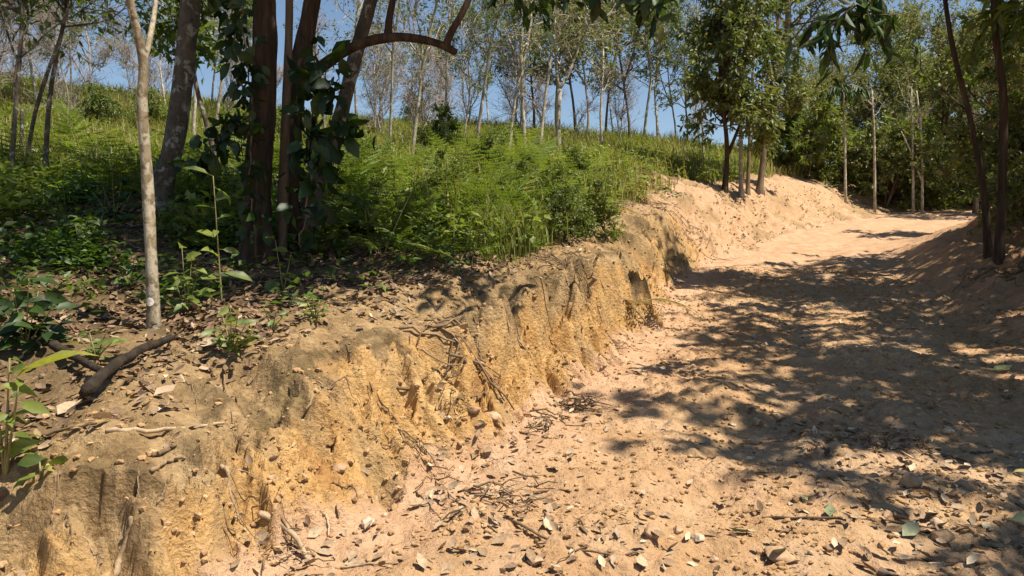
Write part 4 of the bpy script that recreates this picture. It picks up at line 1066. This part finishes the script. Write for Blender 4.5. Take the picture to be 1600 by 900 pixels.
# bare upright stalks by the ferns
for i, (px, row, tx, ty) in enumerate(((736, 405, 737, 335), (751, 412, 752, 372), (600, 398, 648, 290), (712, 400, 710, 345))):
    b = base_on(px, row); mb = MB()
    Q = smooth_path([b, at((px + tx) / 2 - 2, (row + ty) / 2, b[1]), at(tx, ty, b[1])], 8)
    mb.tube(Q, np.linspace(.006, .003, 8), 4, .8)
    tag(mb.obj('stalk', M['stem'], None, b), ['straight pale stalk by the upright bright fern', 'short bent stalk right of the upright bright fern', 'long slanting grass stalk left of the ferns', 'thin stalk left of the straight pale stalk'][i], 'stalk', 'bare stalks by the ferns')

# ------------------------------------------------------------------ litter, gravel, stones, sticks, roots
CURL = ([(0, 0, 0), (.3, .5, .14), (.3, 0, -.02), (.3, -.5, .10), (.68, .42, .16), (.68, 0, .02), (.68, -.42, .05), (1, 0, .16)],
        [(2, 5, 4, 1), (3, 6, 5, 2)], [(0, 2, 1), (0, 3, 2), (4, 5, 7), (5, 6, 7)])
def slope_normal(x, y):
    e = .03
    return unit(np.stack([-(height(x + e, y) - height(x - e, y)) / (2 * e), -(height(x, y + e) - height(x, y - e)) / (2 * e), np.ones(len(x))], 1))
def litter(g, n, region, dens, L, name, label, tm=.5):
    x = g.uniform(region[0], region[1], n); y = g.uniform(region[2], region[3], n)
    z, t, mr, bare, dc, df = terrain(x, y)
    ok = g.uniform(0, 1, n) < dens(x, y, t, dc, df)
    x, y, z = x[ok], y[ok], z[ok]; m = len(x)
    nrm = slope_normal(x, y); a = g.uniform(0, 6.283, m)
    D = np.stack([np.cos(a), np.sin(a), np.zeros(m)], 1); D = unit(D - nrm * (D * nrm).sum(1)[:, None] + g.normal(0, .22, (m, 3)))
    Nn = unit(nrm + g.normal(0, .28, (m, 3))); Y = unit(np.cross(Nn, D)); Z = np.cross(D, Y)
    Ls = g.uniform(L[0], L[1], m)
    mb = MB(); mb.stamp(*CURL, np.stack([x, y, z], 1) + nrm * g.uniform(.004, .022, m)[:, None], D, Y, Z, Ls, Ls * g.uniform(.3, .55, m), np.clip(g.normal(tm, .22, m), 0, 1))
    tag(mb.obj(name, M['litter']), label, 'leaf litter', kind='stuff')
def d_top(x, y, t, dc, df):
    return np.where((t >= 1) & (dc > -.1), (.25 + .75 * sstep(-.15, .25, noise(x, y, .7, 301))) * sstep(.05, .7, dc) * (1 - .85 * sstep(9, 11, y)), 0)
litter(G(301), 44000, (-6.5, 1.2, 2.6, 11, ), d_top, (.03, .085), 'leaf_litter', 'dry brown leaf litter under the trees on the bank top', .36)
def d_spur(x, y, t, dc, df): return np.where((df > .1) & (dc < 2.2), .25 + .75 * sstep(-.05, .3, noise(x, y, 1.1, 319) + .4 * noise(x, y, .35, 320)), 0)
litter(G(303), 11000, (2, 11, 11.5, 25), d_spur, (.03, .085), 'leaf_litter', 'brown dry leaves and debris on the bare earth spur', .35)
HEAPS = [(-.95, 3.25, .30), (-.15, 3.9, .32), (.15, 3.35, .45), (.05, 4.6, .25), (.45, 5.2, .22), (1.75, 3.35, .6), (2.3, 4.1, .6), (1.9, 4.9, .45), (-.35, 4.55, .18)]
def d_road(x, y, t, dc, df):
    v = .004 + .015 * sstep(.1, .4, noise(x, y, .6, 303)) + .07 * sstep(1.2, 3, x) * sstep(.0, .35, noise(x, y, .5, 305))
    v = v + .10 * sstep(3.2, 5, x)
    for hx, hy, hr in HEAPS: v = v + .62 * np.exp(-(((x - hx) / hr) ** 2 + ((y - hy) / hr) ** 2))
    return np.where(t < .5, np.clip(v, 0, 1), np.where(t < 1, .05, 0)) * (1 - .7 * sstep(7, 10, y))
litter(G(302), 30000, (-2.2, 5.5, 2.5, 13), d_road, (.022, .085), 'leaf_litter', 'dry leaves scattered over the road and along the bank foot', .62)

ICO = None
def rock_tpl(sd, k=1):
    import bmesh
    bm = bmesh.new(); bmesh.ops.create_icosphere(bm, subdivisions=k, radius=1.0)
    V = np.array([v.co[:] for v in bm.verts]); F = [tuple(v.index for v in f.verts) for f in bm.faces]; bm.free()
    g = G(sd)
    for _ in range(7):
        d = unit(g.standard_normal(3)); c = g.uniform(.45, .85); dd_ = V @ d
        V = V - np.clip(dd_ - c, 0, None)[:, None] * d
    V = V * (1 + g.normal(0, .05, (len(V), 1))) * [1, g.uniform(.65, .95), g.uniform(.5, .75)]
    return V, F
def gravel(g, n, region, dens, S, name, label, mat, cat):
    tpls = [rock_tpl(700 + i) for i in range(4)]
    x = g.uniform(region[0], region[1], n); y = region[2] + (region[3] - region[2]) * g.uniform(0, 1, n) ** 1.3
    z, t, mr, bare, dc, df = terrain(x, y)
    ok = g.uniform(0, 1, n) < dens(x, y, t, dc, df)
    x, y, z = x[ok], y[ok], z[ok]; m = len(x); mb = MB()
    s = S[0] * (S[1] / S[0]) ** (g.uniform(0, 1, m) ** 2.4)
    a = g.uniform(0, 6.283, m); X = np.stack([np.cos(a), np.sin(a), g.normal(0, .2, m)], 1); X = unit(X); Y = unit(np.cross([0, 0, 1], X)); Z = np.cross(X, Y)
    tint = np.clip(g.normal(.5, .22, m), 0, 1); O = np.stack([x, y, z + s * .2], 1)
    for i, (V, F) in enumerate(tpls):
        k = np.arange(m) % 4 == i
        mb.stamp(V, None, F, O[k], X[k], Y[k], Z[k], s[k], s[k], tint[k])
    tag(mb.obj(name, M[mat], smooth=False), label, cat, kind='stuff')
def d_grit(x, y, t, dc, df): return np.where(t < .6, .35 + .65 * sstep(-.05, .35, noise(x, y, .5, 311)), 0)
gravel(G(311), 80000, (-1.6, 5.5, 2.6, 13), d_grit, (.003, .028), 'gravel', 'fine earth crumbs and pebbles strewn over the dirt road', 'clod', 'gravel')
def d_clod(x, y, t, dc, df): return np.where((t > .02) & (t < 1), .3 + .7 * sstep(0, .3, noise(x, y, .3, 313)), np.where((t >= 1) & (dc < .9), .35, 0))
gravel(G(312), 60000, (-3.2, 3.2, 2.3, 14), d_clod, (.0035, .030), 'dirt', 'loose crumbs of earth clinging to the cut bank', 'clod', 'loose earth')

def d_block(x, y, t, dc, df): return np.where((t > .02) & (t < .97), .35 + .65 * sstep(0, .3, noise(x, y, .35, 317)), 0)
gravel(G(313), 4600, (-3.2, 10, 2.3, 24), d_block, (.012, .055), 'rubble', 'angular clods of dry earth broken from the cut bank', 'clod', 'clods')
STONES = [(1420, 757, .085, .5, 'rough yellow-brown stone in the leaf-strewn right half of the road'), (1500, 760, .06, .6, 'flattened pale stone right of the rough yellow-brown stone'), (1385, 810, .04, .55, 'round pinkish stone just above the long twig'),
          (1465, 825, .055, .75, 'angular pale pink stone at the right end of the long twig'), (1385, 905, .05, .7, 'smooth pale stone at the bottom edge of the road'), (1470, 848, .07, .45, 'broad brown stone close below the angular pink stone'),
          (1285, 775, .03, .65, 'small pale pebble left of the rough yellow stone'), (1255, 483, .085, .85, 'whitish lump of stone on the shaded road'), (1215, 880, .09, .55, 'big tan clod at the bottom edge of the road'),
          (1020, 835, .075, .5, 'long tan clod in the debris line at the bottom centre'), (1060, 832, .05, .55, 'tan stone right of the long clod'), (1090, 845, .045, .85, 'pale grey-white stone right of the tan stone'),
          (1485, 677, .06, .9, 'flat whitish stone by the shaded right side of the road'), (1465, 625, .03, .6, 'little stone at the edge of the sunlit patch'), (1490, 778, .045, .5, 'pinkish stone below the flattened pale stone'),
          (1275, 695, .025, .6, 'little tan pebble in the dappled shade'), (1235, 795, .02, .9, 'tiny pale pebble in the road litter'), (1180, 640, .025, .5, 'small brown stone on the smooth sunlit road'), (1220, 690, .02, .8, 'tiny whitish stone in the middle shade'),
          (905, 690, .035, .75, 'yellowish chip of stone on the sunny road edge'), (935, 710, .022, .95, 'tiny white stone on the sunny road edge'), (770, 655, .08, .7, 'pink lump of earth at the bank foot by the twig heap'), (740, 650, .055, .45, 'ochre lump beside the pink lump at the bank foot'),
          (700, 665, .03, .9, 'small pale stone below the dark twig heap'), (600, 808, .022, .95, 'white pebble at the foot of the bank'), (575, 823, .05, .95, 'cream chip of stone at the foot of the bank'), (530, 740, .05, .5, 'ochre clod resting on the bank face'),
          (855, 815, .05, .6, 'tan clod in the leaf heap at the bottom centre'), (835, 880, .05, .65, 'rounded tan stone at the bottom edge beside the thin branch'), (1330, 500, .05, .5, 'brown clod on the shaded road ridge'), (1390, 460, .06, .45, 'dark clod on the ridge beside the mound'),
          (1300, 470, .07, .55, 'rough earth lump beside the whitish lump'), (1240, 455, .06, .5, 'earth lump behind the whitish lump'), (1440, 700, .03, .55, 'small brown pebble right of the leafy rut'), (1340, 640, .035, .5, 'stone half buried in the leafy rut'),
          (1545, 700, .03, .6, 'little stone near the right edge of the road'), (1570, 850, .04, .6, 'pale brown stone at the lower right corner'), (1530, 880, .05, .45, 'brown clod at the lower right corner'), (1160, 815, .02, .5, 'tiny brown pebble by the fallen green leaf'), (1115, 880, .03, .7, 'pale pebble at the bottom edge left of the big tan clod')]
for i, (px, row, s, t_, lab) in enumerate(STONES):
    V, F = rock_tpl(800 + i, 3); s *= .78; b = base_on(px, min(row, 898)); g = G(800 + i)
    V = V * (1 + .16 * fbm(V[:, 0] * 2 + i * 3.1 + V[:, 2], V[:, 1] * 2 + V[:, 2] * 1.7, .8, 3, i)[:, None]) * s
    a = g.uniform(0, 6.28); c_, s_ = math.cos(a), math.sin(a); V = V @ np.array([[c_, s_, 0], [-s_, c_, 0], [0, 0, 1]])
    o = MB().add(V, None, F, t_).obj('stone', M['stone'], None, (0, 0, 0)); o.location = (b[0], b[1], b[2] + s * .22)
    tag(o, lab, 'stone', 'stones and clods on the road')

LEAVES = [(1550, 583, .17, .95, 'large pale yellow-green leaf on the shaded right of the road'), (1130, 790, .10, .45, 'grey-green leaf lying near the bottom of the road'), (1297, 820, .10, .2, 'upright grey-green leaf over the long twig'), (1410, 845, .13, .5, 'broad grey-green leaf under the long twig'),
          (1262, 790, .06, .75, 'small pale leaf beside a round pebble'), (1580, 818, .10, .7, 'thin pale leaf near the right edge'), (1583, 743, .07, .95, 'curled yellow leaf near the right edge'), (1225, 865, .12, .35, 'dull green leaf at the bottom edge of the road'), (1170, 835, .11, .4, 'grey-green leaf in the debris line'),
          (1010, 880, .11, .9, 'cream leaf by the thin forked branch'), (860, 835, .10, .95, 'pale cream leaf in the bottom heap of leaves'), (290, 605, .13, 1.0, 'cream-white curled leaf below the mottled tree'), (310, 548, .13, .97, 'long pale leaf on the lip beside the seedling clump'),
          (90, 658, .13, .85, 'broad tan leaf beside the dark log'), (175, 660, .11, .95, 'pale folded leaf right of the dark log end'), (240, 628, .12, .8, 'tan leaf with a turned edge under the mottled tree'), (480, 845, .09, .85, 'pale leaf on the debris at the bank foot'), (1005, 780, .05, .8, 'small tan leaf on the smooth sunny road')]
for i, (px, row, L_, t_, lab) in enumerate(LEAVES):
    b = base_on(px, min(row, 896)); g = G(900 + i); mb = MB(); a = g.uniform(0, 6.28)
    D = unit(np.array([[math.cos(a), math.sin(a) * .7, .12]])); n_ = unit(slope_normal(b[:1], b[1:2]) + g.normal(0, .15, (1, 3))); Y = unit(np.cross(n_, D)); Z = np.cross(D, Y)
    mb.stamp(*CURL, np.zeros((1, 3)), D, Y, Z, L_, L_ * .5, t_)
    o = mb.obj('fallen_leaf', M['green_leaf'] if (px > 1100 and t_ < .96) else M['litter']); o.location = (b[0], b[1], b[2] + .012)
    tag(o, lab, 'leaf', 'single fallen leaves')

def lay(pts, lift=.012, n=14, jit=.003, g=rng, hug=True):
    """a stick lying on the ground along pixels"""
    P = np.array([base_on(p, min(r_, 899)) for p, r_ in pts]); Q = smooth_path(P, n); tt = np.linspace(0, 1, n); deg = 1 if len(pts) < 3 else 2
    for c in (0, 1): Q[:, c] = .3 * Q[:, c] + .7 * np.polyval(np.polyfit(tt, Q[:, c], deg), tt)
    zz = height(Q[:, 0], Q[:, 1]) + lift; Q[:, 2] = np.convolve(np.pad(zz, 3, 'edge'), np.ones(7) / 7, 'valid') + .3 * lift
    if hug: Q[:, 2] = np.maximum(Q[:, 2], zz - .2 * lift)
    else: Q[:, 2] = np.polyval(np.polyfit(tt, zz, 2), tt) + .5 * lift
    return Q + g.normal(0, jit, Q.shape)
def stick(name, label, pts, r, tint, group=None, mat='stick', cat='stick', lift=None, fork=None, n=14, k=7):
    Q = lay(pts, r * .7 if lift is None else lift, n, hug=name != 'stick'); b = Q[0].copy(); mb = MB()
    mb.tube(Q, np.linspace(r, r * (.6 if name == 'stick' or mat == 'log' else .22), len(Q)), k, tint, rough=.10)
    if name == 'exposed_root':
        for q in range(5):
            i_ = int(rng.integers(3, len(Q) - 2)); e = Q[i_] + np.array([rng.normal(0, .07), rng.normal(0, .05), 0]); e[2] = height(e[0], e[1])[0] + .004
            mb.tube(smooth_path([Q[i_], (Q[i_] + e) / 2 + rng.normal(0, .008, 3), e], 6), np.linspace(r * .3, r * .08, 6), 3, tint)
    for fp, fr in (fork or []):
        F_ = lay(fp, r * .9, 8); mb.tube(F_, np.linspace(r * .6, r * .25, 8), 5, tint)
    return tag(mb.obj(name, M[mat], None, b), label, cat, group)
stick('fallen_log', 'longer black log slanting down left below the mottled tree', [(135, 640), (165, 610), (210, 578), (268, 545)], .033, .3, 'dark fallen logs', 'log', 'log', .058, k=10)
stick('fallen_log', 'shorter black log meeting the longer one in a V', [(82, 558), (115, 580), (158, 604)], .029, .3, 'dark fallen logs', 'log', 'log', .055, k=10)
SG = 'sticks on the bank and road'
stick('stick', 'long pale crooked stick lying on the bare soil of the bank', [(170, 680), (215, 682), (265, 674), (310, 669), (348, 668)], .011, .85, SG)
stick('stick', 'dark twig trailing left of the pale crooked stick', [(48, 690), (90, 682), (150, 670)], .010, .35, SG)
stick('stick', 'short pale stick on the soil below the crooked stick', [(236, 742), (262, 730), (290, 722)], .010, .6, SG)
stick('stick', 'stubby brown stick right of the bare soil', [(240, 718), (258, 712), (276, 705)], .012, .4, SG)
stick('stick', 'thick grey stick propped on the bank face at the bottom left', [(178, 895), (188, 872), (206, 858)], .014, .7, SG)
stick('stick', 'long thin curved branch across the bottom of the road', [(800, 815), (835, 842), (880, 858), (920, 866), (970, 864), (1000, 862)], .007, .35, SG, fork=[([(915, 866), (890, 878), (860, 890)], 1)])
stick('stick', 'long thin twig lying across the leaves at the lower right', [(1195, 812), (1260, 812), (1340, 812), (1400, 818), (1450, 830)], .006, .25, SG)
stick('stick', 'short dark twig on the sunny middle of the road', [(1075, 720), (1100, 719), (1120, 718)], .006, .15, SG)
stick('stick', 'dark straight twig in shade near the right edge', [(1515, 711), (1535, 710), (1553, 709)], .007, .15, SG)
stick('stick', 'grey pole lying across the leaf debris at the bottom left of the road', [(405, 840), (450, 858), (495, 888)], .016, .8, SG)
stick('stick', 'thin pale straight stick right of the grey pole', [(515, 886), (560, 885), (612, 883)], .006, .8, SG)
stick('stick', 'small upright pale stick at the bank foot', [(507, 812), (511, 826), (515, 840)], .007, .95, SG)
stick('stick', 'long fallen branch lying from the withered fern to the road', [(925, 452), (960, 470), (990, 490), (1025, 512)], .013, .75, SG)
stick('stick', 'slanting stick in the shadow behind the mottled tree', [(168, 365), (200, 385), (230, 405)], .010, .5, SG)
stick('stick', 'thin stick on the litter at the bank top centre', [(610, 448), (628, 458), (648, 468)], .012, .6, SG)

def root_on(label, pts, r, tint):
    r = r * .72
    stick('exposed_root', label, pts, r, tint, 'roots laid bare in the cut bank', lift=r * .6, cat='root', n=18, k=5)
ROOTS = [([(345, 745), (362, 780), (372, 830)], .016, .75, 'stout grey root at the corner of the near bank block'), ([(575, 600), (610, 640), (640, 690), (690, 705)], .008, .2, 'dark root slanting down the yellow face into the twig heap'),
         ([(650, 770), (668, 790), (690, 815)], .007, .2, 'short dark root on the pink slope'), ([(680, 755), (710, 785), (745, 815)], .005, .2, 'thin dark root right of the short dark root'), ([(520, 762), (545, 770), (562, 792)], .008, .25, 'hooked root in the crack of the yellow face'),
         ([(700, 560), (690, 580), (668, 600)], .005, .3, 'thin rootlet beneath the overhang'), ([(480, 655), (520, 625), (545, 600)], .012, .6, 'pale flat root across the grey slip'), ([(270, 590), (300, 610), (310, 650)], .005, .6, 'hair root near the long crooked stick'),
         ([(245, 800), (262, 770), (250, 740)], .004, .6, 'pale hair root on the near bank block'), ([(80, 820), (92, 790), (112, 775)], .004, .55, 'pale rootlet at the left of the near bank block'), ([(105, 810), (115, 850), (135, 890)], .004, .3, 'dark rootlet running down the near bank block'),
         ([(130, 865), (148, 872), (165, 882)], .005, .8, 'pale bent rootlet low on the near bank block'), ([(215, 750), (218, 790), (225, 840)], .004, .7, 'thin straight rootlet in the middle of the near bank block'), ([(830, 440), (850, 480), (862, 520)], .007, .3, 'dark root under the grass overhang'),
         ([(870, 420), (890, 460), (915, 500)], .008, .35, 'brown root right of the dark overhang root'), ([(900, 415), (925, 440), (950, 470)], .009, .4, 'brown root near the withered fern'), ([(855, 520), (870, 550), (888, 580)], .006, .3, 'lower root in the shaded bend of the bank'),
         ([(790, 500), (800, 540), (815, 575)], .006, .55, 'thin root hanging in the centre of the cut bank'), ([(805, 530), (830, 560), (850, 600)], .007, .3, 'dark root crossing down to the bank foot'), ([(740, 500), (748, 530), (745, 560)], .005, .4, 'short rootlet under the stick bundle'),
         ([(540, 540), (552, 570), (548, 610)], .005, .35, 'rootlet in the grey slip left of centre'), ([(640, 530), (636, 565), (625, 600)], .005, .4, 'rootlet below the litter edge'), ([(350, 590), (362, 640), (366, 700)], .007, .55, 'fibrous root in the notch between the two bank faces')]
for pts, r, t_, lab in ROOTS: root_on(lab, pts, r, t_)

def heap(label, px, row, n, spread, L, r, sd, tint=.25):
    g = G(sd); b = base_on(px, row); mb = MB()
    for _ in range(n):
        x, y = b[0] + g.normal(0, spread), b[1] + g.normal(0, spread * .8); a = g.normal(.5, .7); l_ = L * g.uniform(.4, 1.1)
        u = np.linspace(-.5, .5, 6) * l_; X = x + np.cos(a) * u; Y = y + np.sin(a) * u
        zz = height(X, Y); Z = np.convolve(np.pad(zz, 1, 'edge'), [.25, .5, .25], 'valid') + r + abs(g.normal(0, .022))
        P = np.stack([X, Y, Z], 1) + g.normal(0, .011, (6, 3)); mb.tube(P, np.linspace(r, r * .5, 6) * g.uniform(.5, 1.2), 4, np.clip(g.normal(tint, .15), 0, 1))
    tag(mb.obj('twig_heap', M['stick'], None, b), label, 'twig heap', 'twig heaps along the bank')
heap('dark twig heap lodged on the yellow face left of centre', 635, 700, 22, .09, .17, .0035, 401)
heap('tangled root and twig heap in the hollow of the bank centre', 712, 625, 18, .06, .12, .003, 402)
heap('bundle of grey sticks on the bank lip at centre', 715, 512, 22, .12, .42, .010, 403, .45)
heap('twig heap on the road edge beneath the bank', 905, 635, 30, .08, .22, .006, 404)
heap('twig and leaf heap on the sunny road edge', 855, 665, 16, .12, .22, .006, 405, .35)
heap('debris heap of twigs at the bottom left of the road', 430, 855, 18, .10, .22, .005, 406, .45)
heap('long debris streak of twigs on the pink slope', 770, 770, 22, .16, .24, .006, 407, .3)
heap('brushy tangle of dry roots below the grass overhang', 905, 445, 110, .20, .28, .0045, 408, .35)
heap('dry brush tangle on the far corner of the bank', 985, 318, 40, .5, .8, .008, 409, .6)
heap('twig tangle in the leafy rut on the right of the road', 1395, 690, 18, .12, .25, .007, 410, .4)
for i, (px, row, s_) in enumerate([(1588, 345, .8), (1602, 372, .7), (1575, 318, .6), (1610, 320, 1.0)]):
    bush_stock.put(base_on(px, row), face_rz(i + 3), s_, 'dark leafy bush on the earth mound at the right edge behind the stems', 'bushes on the mound', which=1)
heap('dry reddish brush at the foot of the dark pair of stems', 1585, 425, 60, .25, .5, .006, 412, .3)
heap('dry twigs along the top of the far bank', 1060, 340, 26, .5, .7, .009, 411, .5)
